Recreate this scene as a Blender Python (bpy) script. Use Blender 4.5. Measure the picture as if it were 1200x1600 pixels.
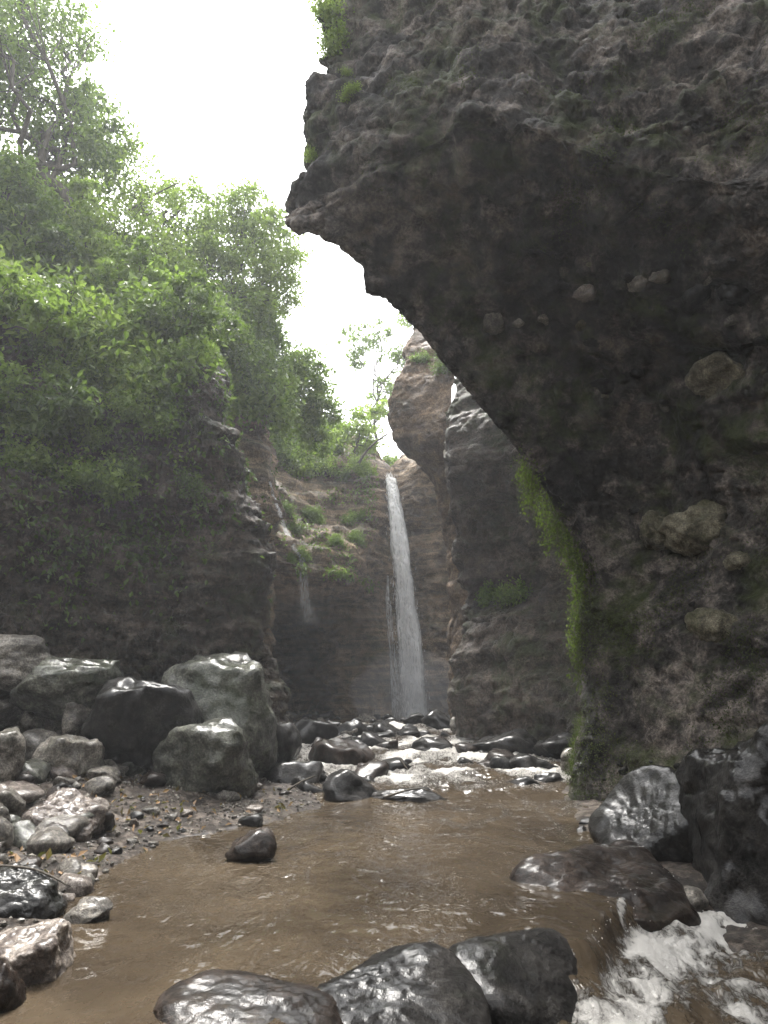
import bpy, bmesh, math, random
import numpy as np
from mathutils import Vector, Matrix
from mathutils.bvhtree import BVHTree

for o in list(bpy.data.objects):
    bpy.data.objects.remove(o)
scene = bpy.context.scene
COL = scene.collection
rnd = random.Random(7)
R = math.radians

# ------------------------------------------------------------------ camera
FOC, CAMZ = 1100.0, 1.5               # focal length in photo pixels (1200 x 1600)
PITCH = math.atan(280 / FOC)
cam_data = bpy.data.cameras.new("camera")
cam_data.sensor_fit = 'VERTICAL'
cam_data.sensor_height = 32.0
cam_data.lens = FOC / 1600 * 32.0
cam_data.clip_start = 0.05
cam_data.clip_end = 600
cam = bpy.data.objects.new("camera", cam_data)
COL.objects.link(cam)
cam.location = (0, 0, CAMZ)
cam.rotation_euler = (math.pi / 2 + PITCH, 0, 0)
scene.camera = cam

# ------------------------------------------------------------------ sky, sun, exposure
SUN_EL, SUN_AZ = R(66), R(-18)        # azimuth measured from +Y (upstream), negative = left
world = bpy.data.worlds.new("World")
scene.world = world
world.use_nodes = True
wn = world.node_tree
wn.nodes.clear()
w_out = wn.nodes.new("ShaderNodeOutputWorld")
w_bg = wn.nodes.new("ShaderNodeBackground")
w_sky = wn.nodes.new("ShaderNodeTexSky")
w_sky.sky_type = 'NISHITA'
w_sky.sun_disc = False
w_sky.sun_elevation = SUN_EL
w_sky.sun_rotation = SUN_AZ
w_sky.dust_density = 4.0
w_sky.air_density = 1.0
w_hsv = wn.nodes.new("ShaderNodeHueSaturation")   # cloud cover: the sky is white, not blue
w_hsv.inputs['Saturation'].default_value = 0.10
w_bg.inputs['Strength'].default_value = 0.15
wn.links.new(w_sky.outputs[0], w_hsv.inputs['Color'])
wn.links.new(w_hsv.outputs[0], w_bg.inputs['Color'])
wn.links.new(w_bg.outputs[0], w_out.inputs['Surface'])

sun_data = bpy.data.lights.new("sun", 'SUN')
sun_data.energy = 1.5
sun_data.angle = R(18)
sun_data.color = (1.0, 0.96, 0.9)
sun = bpy.data.objects.new("sun", sun_data)
COL.objects.link(sun)
sd = Vector((math.sin(SUN_AZ) * math.cos(SUN_EL), math.cos(SUN_AZ) * math.cos(SUN_EL), math.sin(SUN_EL)))
sun.rotation_euler = sd.to_track_quat('Z', 'Y').to_euler()

scene.view_settings.view_transform = 'Standard'
scene.view_settings.look = 'None'
scene.view_settings.gamma = 1.0
scene.view_settings.use_curve_mapping = False
scene.view_settings.exposure = 2.35
scene.render.engine = 'CYCLES'
cy = scene.cycles
cy.use_denoising = True
cy.max_bounces = 5
cy.diffuse_bounces = 2
cy.glossy_bounces = 2
cy.transmission_bounces = 4
cy.transparent_max_bounces = 16
cy.volume_bounces = 0
cy.use_adaptive_sampling = True
cy.adaptive_threshold = 0.02
cy.sample_clamp_indirect = 6.0

# ------------------------------------------------------------------ numeric helpers
_cp, _sp = math.cos(PITCH), math.sin(PITCH)

def ray(px, py):
    u, v = (px - 600) / FOC, (800 - py) / FOC
    return np.array([u, _cp - v * _sp, _sp + v * _cp])

def P(px, py, Y):
    """the point of the place that stands Y metres upstream on the sight line of a photo pixel"""
    d = ray(px, py)
    return np.array([0, 0, CAMZ]) + d * (Y / d[1])

_rs = np.random.RandomState(11)
_perm = np.concatenate([_rs.permutation(256)] * 2).astype(np.int64)
_grad = _rs.normal(size=(256, 3))
_grad /= np.linalg.norm(_grad, axis=1)[:, None]
_cell = _rs.rand(256, 3)

def pnoise(p):
    p = np.asarray(p, float)
    i = np.floor(p).astype(np.int64)
    f = p - i
    i &= 255
    u = f * f * f * (f * (f * 6 - 15) + 10)
    out = np.zeros(len(p))
    for dx in (0, 1):
        wx = u[:, 0] if dx else 1 - u[:, 0]
        hx = _perm[(i[:, 0] + dx) & 255]
        for dy in (0, 1):
            wy = u[:, 1] if dy else 1 - u[:, 1]
            hy = _perm[(hx + i[:, 1] + dy) & 255]
            for dz in (0, 1):
                wz = u[:, 2] if dz else 1 - u[:, 2]
                g = _grad[_perm[(hy + i[:, 2] + dz) & 255]]
                out += wx * wy * wz * (g[:, 0] * (f[:, 0] - dx) + g[:, 1] * (f[:, 1] - dy) + g[:, 2] * (f[:, 2] - dz))
    return out * 1.5

def fbm(p, octv=5, gain=0.5, lac=2.03):
    p = np.asarray(p, float)
    a, s = 1.0, np.zeros(len(p))
    for k in range(octv):
        s += a * pnoise(p + 17.3 * k)
        p = p * lac
        a *= gain
    return s

def ridged(p, octv=4, gain=0.5, lac=2.1):
    p = np.asarray(p, float)
    a, s = 1.0, np.zeros(len(p))
    for k in range(octv):
        s += a * (1 - 2 * np.abs(pnoise(p + 9.1 * k)))
        p = p * lac
        a *= gain
    return s

def worley(p):
    p = np.asarray(p, float)
    i = np.floor(p).astype(np.int64)
    f1 = np.full(len(p), 9.0)
    f2 = np.full(len(p), 9.0)
    for dx in (-1, 0, 1):
        for dy in (-1, 0, 1):
            for dz in (-1, 0, 1):
                c = i + np.array([dx, dy, dz])
                h = _perm[(_perm[(_perm[c[:, 0] & 255] + c[:, 1]) & 255] + c[:, 2]) & 255]
                d = np.linalg.norm(c + _cell[h] - p, axis=1)
                f2 = np.minimum(f2, np.maximum(f1, d))
                f1 = np.minimum(f1, d)
    return f1, f2

def blocks(V, scale, seed=0.0, warp=0.35):
    """fractured rock: every cell stands a little in or out, with a narrow joint between cells"""
    p = V * np.asarray(scale) + seed
    p = p + warp * np.stack([pnoise(p * 1.1), pnoise(p * 1.1 + 31), pnoise(p * 1.1 + 57)], 1)
    i = np.floor(p).astype(np.int64)
    f1 = np.full(len(p), 9.0); f2 = np.full(len(p), 9.0); cid = np.zeros(len(p), np.int64)
    for dx in (-1, 0, 1):
        for dy in (-1, 0, 1):
            for dz in (-1, 0, 1):
                c = i + np.array([dx, dy, dz])
                h = _perm[(_perm[(_perm[c[:, 0] & 255] + c[:, 1]) & 255] + c[:, 2]) & 255]
                d = np.linalg.norm(c + _cell[h] - p, axis=1)
                nearer = d < f1
                f2 = np.minimum(f2, np.maximum(f1, d))
                cid = np.where(nearer, h, cid)
                f1 = np.minimum(f1, d)
    return _cell[cid][:, 0] * 2 - 1, np.exp(-(f2 - f1) / 0.06)

def sstep(a, b, x):
    t = np.clip((np.asarray(x, float) - a) / (b - a), 0, 1)
    return t * t * (3 - 2 * t)

def mesh_from(name, verts, faces, smooth=True):
    me = bpy.data.meshes.new(name)
    verts = np.ascontiguousarray(verts, np.float32)
    faces = np.ascontiguousarray(faces, np.int32)
    n, k = faces.shape
    me.vertices.add(len(verts))
    me.vertices.foreach_set("co", verts.ravel())
    me.loops.add(n * k)
    me.loops.foreach_set("vertex_index", faces.ravel())
    me.polygons.add(n)
    me.polygons.foreach_set("loop_start", np.arange(n, dtype=np.int32) * k)
    me.polygons.foreach_set("loop_total", np.full(n, k, np.int32))
    me.polygons.foreach_set("use_smooth", np.full(n, smooth, bool))
    me.update(calc_edges=True)
    return me

def attr(me, name, vals):
    a = me.attributes.new(name, 'FLOAT', 'POINT')
    a.data.foreach_set("value", np.ascontiguousarray(vals, np.float32))

def add(name, me, mat, parent=None, label=None, cat=None, group=None, kind=None):
    o = bpy.data.objects.new(name, me)
    COL.objects.link(o)
    if mat and not me.materials:
        me.materials.append(mat)
    if parent:
        o.parent = parent
    return tag(o, label, cat, group, kind)

def tag(o, label=None, cat=None, group=None, kind=None):
    if label: o["label"] = label
    if cat: o["category"] = cat
    if group: o["group"] = group
    if kind: o["kind"] = kind
    return o

def empty(name, loc, label, cat, group=None):
    o = bpy.data.objects.new(name, None)
    o.empty_display_size = 0.2
    o.location = loc
    COL.objects.link(o)
    return tag(o, label, cat, group)

def grid_faces(nr, nc, flip=False):
    a = np.arange(nr * nc).reshape(nr, nc)
    f = np.stack([a[:-1, :-1], a[:-1, 1:], a[1:, 1:], a[1:, :-1]], -1).reshape(-1, 4)
    return f[:, ::-1] if flip else f

# ------------------------------------------------------------------ materials
def nodes_of(name):
    m = bpy.data.materials.new(name)
    m.use_nodes = True
    nt = m.node_tree
    return m, nt, nt.nodes["Principled BSDF"], nt.nodes, nt.links

def mk_noise(nt, scale, detail=6, rough=0.6, vec=None, dist=0.0):
    n = nt.nodes.new("ShaderNodeTexNoise")
    n.inputs['Scale'].default_value = scale
    n.inputs['Detail'].default_value = detail
    n.inputs['Roughness'].default_value = rough
    n.inputs['Distortion'].default_value = dist
    if vec is not None:
        nt.links.new(vec, n.inputs['Vector'])
    return n.outputs['Fac']

def mk_ramp(nt, fac, stops):
    r = nt.nodes.new("ShaderNodeValToRGB")
    els = r.color_ramp.elements
    while len(els) < len(stops):
        els.new(0.5)
    for e, (p, c) in zip(els, stops):
        e.position = p
        e.color = (c[0], c[1], c[2], 1) if isinstance(c, (tuple, list)) else (c, c, c, 1)
    nt.links.new(fac, r.inputs[0])
    return r.outputs[0]

def mk_mix(nt, fac, a, b):
    m = nt.nodes.new("ShaderNodeMix")
    m.data_type = 'RGBA'
    for sock, val in ((m.inputs[0], fac), (m.inputs[6], a), (m.inputs[7], b)):
        if hasattr(val, 'is_linked'):
            nt.links.new(val, sock)
        elif isinstance(val, (int, float)):
            sock.default_value = val
        else:
            sock.default_value = (*val, 1)
    return m.outputs[2]

def mk_math(nt, op, a, b=0.0, clamp=False):
    m = nt.nodes.new("ShaderNodeMath")
    m.operation = op
    m.use_clamp = clamp
    for sock, val in ((m.inputs[0], a), (m.inputs[1], b)):
        if hasattr(val, 'is_linked'):
            nt.links.new(val, sock)
        else:
            sock.default_value = val
    return m.outputs[0]

def coords(nt, scale=(1, 1, 1), rnd_offset=False):
    tc = nt.nodes.new("ShaderNodeTexCoord")
    mp = nt.nodes.new("ShaderNodeMapping")
    mp.inputs['Scale'].default_value = scale
    nt.links.new(tc.outputs['Object'], mp.inputs['Vector'])
    if rnd_offset:
        oi = nt.nodes.new("ShaderNodeObjectInfo")
        vm = nt.nodes.new("ShaderNodeVectorMath")
        vm.operation = 'SCALE'
        vm.inputs[0].default_value = (13.0, 7.0, 19.0)
        nt.links.new(oi.outputs['Random'], vm.inputs['Scale'])
        nt.links.new(vm.outputs[0], mp.inputs['Location'])
    return mp.outputs[0]

def rock_material(name, dark, mid, light, moss=(0.035, 0.05, 0.012), moss_amt=0.3, rough=(0.35, 0.75), spec=0.5,
                  scale=1.0, strata=0.0, bump=0.9, rnd_offset=False, moss_up=0.5, wet_scale=0.6, coat=0.0):
    m, nt, b, N, L = nodes_of(name)
    v = coords(nt, rnd_offset=rnd_offset)
    big = mk_noise(nt, 0.55 * scale, 3, 0.6, v, 0.6)
    med = mk_noise(nt, 3.1 * scale, 5, 0.68, v, 0.3)
    fine = mk_noise(nt, 21 * scale, 4, 0.75, v)
    mixv = mk_math(nt, 'ADD', mk_math(nt, 'MULTIPLY', med, 0.6), mk_math(nt, 'MULTIPLY', big, 0.4))
    col = mk_ramp(nt, mixv, [(0.41, dark), (0.50, mid), (0.60, light)])
    if strata:
        vs = coords(nt, (0.5, 0.5, 5.0))
        st = mk_noise(nt, 1.1, 4, 0.6, vs, 0.4)
        sc = mk_ramp(nt, st, [(0.35, dark), (0.5, mid), (0.66, light)])
        col = mk_mix(nt, strata, col, sc)
    sp = mk_ramp(nt, fine, [(0.36, 0.35), (0.5, 1.0), (0.66, 1.9)])
    mul = nt.nodes.new("ShaderNodeMix")
    mul.data_type = 'RGBA'
    mul.blend_type = 'MULTIPLY'
    mul.inputs[0].default_value = 0.8
    L.new(col, mul.inputs[6]); L.new(sp, mul.inputs[7])
    col = mul.outputs[2]
    # moss grows where damp patches are and a little more on ledges
    geo = N.new("ShaderNodeNewGeometry")
    sx = N.new("ShaderNodeSeparateXYZ")
    L.new(geo.outputs['Normal'], sx.inputs[0])
    mn = mk_noise(nt, 0.8 * scale, 6, 0.72, v, 0.5)
    mm = mk_math(nt, 'ADD', mn, mk_math(nt, 'MULTIPLY', sx.outputs['Z'], 0.12 * moss_up))
    mf = mk_ramp(nt, mm, [(0.62 - 0.25 * moss_amt, 0.0), (0.74 - 0.2 * moss_amt, 1.0)])
    mf = mk_math(nt, 'MULTIPLY', mf, min(1.0, moss_amt * 1.6))
    mcol = mk_ramp(nt, fine, [(0.3, tuple(c * 0.5 for c in moss)), (0.6, moss), (0.8, tuple(c * 1.6 for c in moss))])
    col = mk_mix(nt, mf, col, mcol)
    L.new(col, b.inputs['Base Color'])
    wn_ = mk_noise(nt, wet_scale * scale, 3, 0.6, v, 0.5)
    rr = mk_ramp(nt, wn_, [(0.42, rough[0]), (0.6, rough[1])])
    L.new(mk_math(nt, 'ADD', rr, mk_math(nt, 'MULTIPLY', mk_math(nt, 'SUBTRACT', fine, 0.5), 0.25)), b.inputs['Roughness'])
    b.inputs['Specular IOR Level'].default_value = spec
    b.inputs['Coat Weight'].default_value = coat
    b.inputs['Coat Roughness'].default_value = 0.11
    b.inputs['Coat IOR'].default_value = 1.33
    bp = N.new("ShaderNodeBump")
    bp.inputs['Strength'].default_value = bump
    bp.inputs['Distance'].default_value = 0.10 / scale
    vo = N.new("ShaderNodeTexVoronoi")
    vo.inputs['Scale'].default_value = 9 * scale
    L.new(v, vo.inputs['Vector'])
    hgt = mk_math(nt, 'ADD', mk_math(nt, 'MULTIPLY', fine, 0.7), mk_math(nt, 'MULTIPLY', med, 0.8))
    hgt = mk_math(nt, 'ADD', hgt, mk_math(nt, 'MULTIPLY', vo.outputs['Distance'], 0.25))
    L.new(hgt, bp.inputs['Height'])
    L.new(bp.outputs[0], b.inputs['Normal'])
    if coat:                                   # the water film smooths the grain
        b2 = N.new("ShaderNodeBump")
        b2.inputs['Strength'].default_value = 0.24
        b2.inputs['Distance'].default_value = 0.05 / scale
        L.new(mk_math(nt, 'ADD', med, mk_math(nt, 'MULTIPLY', fine, 0.4)), b2.inputs['Height'])
        L.new(b2.outputs[0], b.inputs['Coat Normal'])
    return m

M = {}
M['tuff'] = rock_material("dark_tuff", (0.0155, 0.0138, 0.0127), (0.054, 0.0475, 0.0425), (0.205, 0.175, 0.15), moss=(0.045, 0.058, 0.014), moss_amt=0.55, rough=(0.4, 0.85), spec=0.2, bump=0.65)
M['tuff_l'] = rock_material("wet_layered_tuff", (0.0196, 0.0154, 0.0126), (0.0588, 0.0462, 0.0364), (0.1680, 0.1344, 0.1050), moss_amt=0.45, rough=(0.3, 0.8), strata=0.4, spec=0.3)
M['tuff_w'] = rock_material("banded_tuff", (0.0448, 0.0350, 0.0266), (0.1820, 0.1372, 0.0980), (0.5040, 0.3780, 0.2590), moss_amt=0.38, rough=(0.4, 0.85), strata=0.6, spec=0.2)
M['tuff_o'] = rock_material("ochre_tuff", (0.038, 0.027, 0.020), (0.115, 0.082, 0.056), (0.27, 0.19, 0.125), moss_amt=0.25, rough=(0.5, 0.9), strata=0.35, spec=0.2)
M['tuff_r'] = rock_material("smooth_dark_tuff", (0.0224, 0.0182, 0.0154), (0.0630, 0.0504, 0.0406), (0.1680, 0.1344, 0.1092), moss_amt=0.45, rough=(0.3, 0.75), strata=0.3, spec=0.25)
M['wet'] = rock_material("wet_basalt", (0.004, 0.0036, 0.0032), (0.011, 0.0098, 0.0087), (0.034, 0.031, 0.028), moss_amt=0.08, rough=(0.35, 0.6), scale=2.2, bump=0.7, rnd_offset=True, wet_scale=1.2, spec=0.1, coat=0.75)
M['brown'] = rock_material("wet_brown_rock", (0.0065, 0.0045, 0.0034), (0.017, 0.0115, 0.0083), (0.042, 0.030, 0.023), moss_amt=0.05, rough=(0.35, 0.6), scale=2.2, bump=0.5, rnd_offset=True, wet_scale=1.2, spec=0.1, coat=0.75)
M['grey'] = rock_material("grey_andesite", (0.0560, 0.0490, 0.0406), (0.1400, 0.1260, 0.1064), (0.3080, 0.2800, 0.2380), moss_amt=0.22, moss=(0.06, 0.07, 0.03), rough=(0.4, 0.7), scale=2.0, bump=0.8, rnd_offset=True, spec=0.2, coat=0.6)
M['green'] = rock_material("greenish_boulder", (0.0234, 0.0234, 0.0169), (0.0676, 0.0676, 0.0533), (0.1820, 0.1820, 0.1456), moss_amt=0.4, moss=(0.055, 0.068, 0.032), rough=(0.35, 0.6), scale=1.5, bump=0.8, rnd_offset=True, spec=0.15, coat=1.0)
M['pale'] = rock_material("pale_wet_stone", (0.0700, 0.0532, 0.0434), (0.1680, 0.1400, 0.1176), (0.3500, 0.3080, 0.2660), moss_amt=0.0, rough=(0.3, 0.6), scale=2.0, bump=0.7, rnd_offset=True, spec=0.2, coat=0.8)
M['olive'] = rock_material("olive_clast", (0.060, 0.054, 0.036), (0.145, 0.130, 0.090), (0.28, 0.255, 0.185), moss_amt=0.35, moss=(0.06, 0.07, 0.022), rough=(0.5, 0.85), scale=2.4, bump=0.8, rnd_offset=True, spec=0.2)
M['gravel'] = rock_material("gravel_bed", (0.014, 0.0105, 0.008), (0.040, 0.031, 0.024), (0.14, 0.115, 0.094), moss_amt=0.0, rough=(0.3, 0.6), scale=5.0, bump=1.0, spec=0.2, coat=0.4)

def leaf_material(name, c0, c1, trans=0.35, rough=0.45):
    m, nt, b, N, L = nodes_of(name)
    a = N.new("ShaderNodeAttribute")
    a.attribute_name = "tint"
    col = mk_ramp(nt, a.outputs['Fac'], [(0.0, c0), (1.0, c1)])
    L.new(col, b.inputs['Base Color'])
    b.inputs['Roughness'].default_value = rough
    b.inputs['Specular IOR Level'].default_value = 0.4
    tr = N.new("ShaderNodeBsdfTranslucent")
    tcol = mk_mix(nt, 0.55, col, (0.22, 0.36, 0.03))
    L.new(tcol, tr.inputs['Color'])
    mx = N.new("ShaderNodeMixShader")
    mx.inputs[0].default_value = trans
    L.new(b.outputs[0], mx.inputs[1]); L.new(tr.outputs[0], mx.inputs[2])
    L.new(mx.outputs[0], N["Material Output"].inputs['Surface'])
    return m

M['leaf'] = leaf_material("leaf_green", (0.060, 0.100, 0.027), (0.27, 0.36, 0.095), 0.42)
M['leaf_dark'] = leaf_material("leaf_dark", (0.030, 0.052, 0.019), (0.135, 0.19, 0.062), 0.3)
M['leaf_lime'] = leaf_material("leaf_lime", (0.1125, 0.1625, 0.0375), (0.3750, 0.4625, 0.1250), 0.48)
M['leaf_dry'] = leaf_material("leaf_dry", (0.10, 0.055, 0.025), (0.28, 0.17, 0.08), 0.15, 0.7)
M['moss'] = leaf_material("moss_strands", (0.03, 0.042, 0.010), (0.13, 0.17, 0.03), 0.3, 0.8)
M['moss_dull'] = leaf_material("moss_dull", (0.020, 0.024, 0.009), (0.075, 0.085, 0.028), 0.2, 0.9)

def bark_material():
    m, nt, b, N, L = nodes_of("bark")
    v = coords(nt, (6, 6, 1.2))
    n = mk_noise(nt, 3, 8, 0.7, v)
    L.new(mk_ramp(nt, n, [(0.3, (0.03, 0.024, 0.018)), (0.6, (0.10, 0.085, 0.065)), (0.8, (0.2, 0.18, 0.15))]), b.inputs['Base Color'])
    b.inputs['Roughness'].default_value = 0.85
    bp = N.new("ShaderNodeBump"); bp.inputs['Strength'].default_value = 0.7; bp.inputs['Distance'].default_value = 0.03
    L.new(n, bp.inputs['Height']); L.new(bp.outputs[0], b.inputs['Normal'])
    return m
M['bark'] = bark_material()

def water_material():
    m, nt, b, N, L = nodes_of("muddy_water")
    v = coords(nt)
    a = N.new("ShaderNodeAttribute"); a.attribute_name = "foam"
    mud = mk_ramp(nt, mk_noise(nt, 0.9, 4, 0.6, v, 0.8), [(0.35, (0.036, 0.027, 0.018)), (0.65, (0.066, 0.050, 0.033))])
    fn = mk_noise(nt, 15, 7, 0.78, coords(nt, (1.5, 0.8, 1.0)), 0.9)
    fo = mk_math(nt, 'ADD', a.outputs['Fac'], mk_math(nt, 'MULTIPLY', mk_math(nt, 'SUBTRACT', fn, 0.5), 2.0))
    ff = mk_math(nt, 'MULTIPLY', mk_ramp(nt, fo, [(0.36, 0.0), (0.78, 1.0)]), mk_ramp(nt, a.outputs['Fac'], [(0.03, 0.0), (0.2, 1.0)]))
    L.new(mk_mix(nt, ff, mud, (0.74, 0.71, 0.66)), b.inputs['Base Color'])
    L.new(mk_ramp(nt, ff, [(0.0, 0.025), (1.0, 0.5)]), b.inputs['Roughness'])
    b.inputs['IOR'].default_value = 1.33
    v1 = coords(nt, (1.0, 0.6, 1))
    calm = mk_ramp(nt, mk_noise(nt, 0.8, 3, 0.6, v1, 0.8), [(0.40, 0.12), (0.62, 1.0)])
    h = mk_math(nt, 'ADD', mk_noise(nt, 5.0, 2, 0.5, v1, 0.8), mk_math(nt, 'MULTIPLY', mk_noise(nt, 24, 2, 0.5, v1, 0.4), 0.22))
    h = mk_math(nt, 'MULTIPLY', h, calm)
    h = mk_math(nt, 'ADD', h, mk_math(nt, 'MULTIPLY', fn, mk_math(nt, 'MULTIPLY', ff, 1.2)))
    bp = N.new("ShaderNodeBump"); bp.inputs['Strength'].default_value = 0.95; bp.inputs['Distance'].default_value = 0.065
    L.new(h, bp.inputs['Height']); L.new(bp.outputs[0], b.inputs['Normal'])
    return m
M['water'] = water_material()

def fall_material(name, dens, streak=(9, 9, 0.5)):
    m, nt, b, N, L = nodes_of(name)
    v = coords(nt, streak)
    n = mk_noise(nt, 2.0, 7, 0.7, v, 0.2)
    b.inputs['Base Color'].default_value = (0.90, 0.91, 0.92, 1)
    b.inputs['Roughness'].default_value = 0.4
    tl = N.new("ShaderNodeBsdfTranslucent"); tl.inputs['Color'].default_value = (0.9, 0.91, 0.92, 1)
    m1 = N.new("ShaderNodeMixShader"); m1.inputs[0].default_value = 0.45
    L.new(b.outputs[0], m1.inputs[1]); L.new(tl.outputs[0], m1.inputs[2])
    a = N.new("ShaderNodeAttribute"); a.attribute_name = "foam"
    op = mk_math(nt, 'MULTIPLY', mk_ramp(nt, n, [(0.52 - 0.3 * dens, 0.0), (0.72 - 0.2 * dens, 1.0)]), a.outputs['Fac'], True)
    tp = N.new("ShaderNodeBsdfTransparent")
    m2 = N.new("ShaderNodeMixShader")
    L.new(op, m2.inputs[0]); L.new(tp.outputs[0], m2.inputs[1]); L.new(m1.outputs[0], m2.inputs[2])
    L.new(m2.outputs[0], N["Material Output"].inputs['Surface'])
    return m
M['fall'] = fall_material("falling_water", 1.15)
M['trickle'] = fall_material("thin_falling_water", 0.5, (14, 14, 1.2))

def drop_material():
    m, nt, b, N, L = nodes_of("white_water_drops")
    b.inputs['Base Color'].default_value = (0.92, 0.91, 0.89, 1)
    b.inputs['Roughness'].default_value = 0.25
    return m
M['drops'] = drop_material()

# ------------------------------------------------------------------ cliffs
BVHS = {}

def catmull(C, n, axis, wt=None):
    C = np.moveaxis(np.asarray(C, float), axis, 0)
    k = len(C)
    Cp = np.concatenate([2 * C[:1] - C[1:2], C, 2 * C[-1:] - C[-2:-1]])
    # sample evenly by average chord length, so that the mesh stays even
    seg = np.linalg.norm(np.diff(C, axis=0), axis=-1).reshape(k - 1, -1).mean(1) ** 0.8
    if wt is not None: seg = seg * np.asarray(wt)
    cum = np.concatenate([[0], np.cumsum(seg)]); cum /= cum[-1]
    t = np.interp(np.linspace(0, 1, n), cum, np.arange(k))
    i = np.minimum(t.astype(int), k - 2)
    f = (t - i).reshape(-1, *([1] * (C.ndim - 1)))
    p0, p1, p2, p3 = Cp[i], Cp[i + 1], Cp[i + 2], Cp[i + 3]
    out = 0.5 * (2 * p1 + (p2 - p0) * f + (2 * p0 - 5 * p1 + 4 * p2 - p3) * f ** 2 + (3 * p1 - p0 - 3 * p2 + p3) * f ** 3)
    return np.moveaxis(out, 0, axis)

def cliff(name, C, nr, nc, mat, label, disp, flip=False, key=None, wr=None, wc=None, fine=0.06):
    """C: rows (bottom to top) x columns of control points -> weathered rock surface"""
    G = catmull(catmull(np.asarray(C, float), nr, 0, wr), nc, 1, wc)
    du = np.gradient(G, axis=1); dv = np.gradient(G, axis=0)
    n = np.cross(du, dv); n /= np.linalg.norm(n, axis=-1)[..., None] + 1e-9
    if flip: n = -n
    V, Nn = G.reshape(-1, 3), n.reshape(-1, 3)
    V = V + Nn * disp(V)[:, None]
    # second pass: fine relief along the roughened normal
    W = V.reshape(nr, nc, 3)
    du = np.gradient(W, axis=1); dv = np.gradient(W, axis=0)
    n2 = np.cross(du, dv); n2 /= np.linalg.norm(n2, axis=-1)[..., None] + 1e-9
    if flip: n2 = -n2
    h1, h2 = worley(V * np.array([6.5, 6.5, 8.5]))
    rg = 0.35 + 0.9 * sstep(-0.3, 0.5, fbm(V * 0.6 + 70, 3))               # some patches are smooth, some crumbly
    V = V + n2.reshape(-1, 3) * (rg * fine * (fbm(V * 4.6, 5, 0.62) - 0.8 * (0.55 - h1)))[:, None]
    F = grid_faces(nr, nc, flip)
    me = mesh_from(name, V, F)
    o = add(name, me, mat, None, label, None, None, "structure")
    Vc = V.reshape(nr, nc, 3)[::2, ::2]                       # every second point is enough to stand things on
    BVHS[key] = BVHTree.FromPolygons(Vc.reshape(-1, 3).tolist(), grid_faces(Vc.shape[0], Vc.shape[1], flip).tolist())
    return o, V, n2.reshape(-1, 3)

def strata(V, freq, seed=0.0):
    z = V[:, 2] + 0.35 * pnoise(V * 0.25 + seed)
    q = np.stack([z * freq, np.full(len(z), 3.3 + seed), V[:, 0] * 0.12 + V[:, 1] * 0.12], 1)
    s = pnoise(q) + 0.5 * pnoise(q * 2.7 + 5)
    return np.tanh(s * 2.2)

def disp_right(V):
    f1, f2 = worley(V * np.array([1.1, 1.1, 1.5]) + 0.4 * np.stack([pnoise(V * 1.3), pnoise(V * 1.3 + 31), pnoise(V * 1.3 + 57)], 1))
    g1, g2 = worley(V * 4.2)
    low = 1 - 0.6 * sstep(4.5, 8.5, V[:, 2])
    bk, jt = blocks(V, (0.9, 0.9, 1.5), 3.0)
    bk2, jt2 = blocks(V, (2.4, 2.4, 3.6), 8.0)
    pil = 1 - 0.7 * (1 - sstep(2.0, 3.5, V[:, 2])) * sstep(8.5, 10, V[:, 1])     # the pillar's foot is straighter
    up = sstep(7.2, 8.4, V[:, 2] + 0.3 * (9 - V[:, 1]))
    return (pil * (0.25 * fbm(V * 0.42 + 3, 3) - 0.10 * ridged(V * np.array([0.9, 0.9, 1.3]), 5) + 0.10 * (f1 - 0.5))
            + 0.03 * strata(V, 1.3) * low + pil * (0.075 * bk - 0.07 * jt + 0.035 * bk2 - 0.03 * jt2) * (0.35 + 0.5 * up) + 0.13 * fbm(V * 0.8 + 44, 2) * pil + 0.035 * (g1 - 0.5) * (0.6 + up) + 0.07 * fbm(V * 2.4, 4) * (0.6 + up))

def PX(rows):
    return [[P(*c) if len(c) == 3 else np.array(c[1:]) for c in col] for col in rows]

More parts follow.
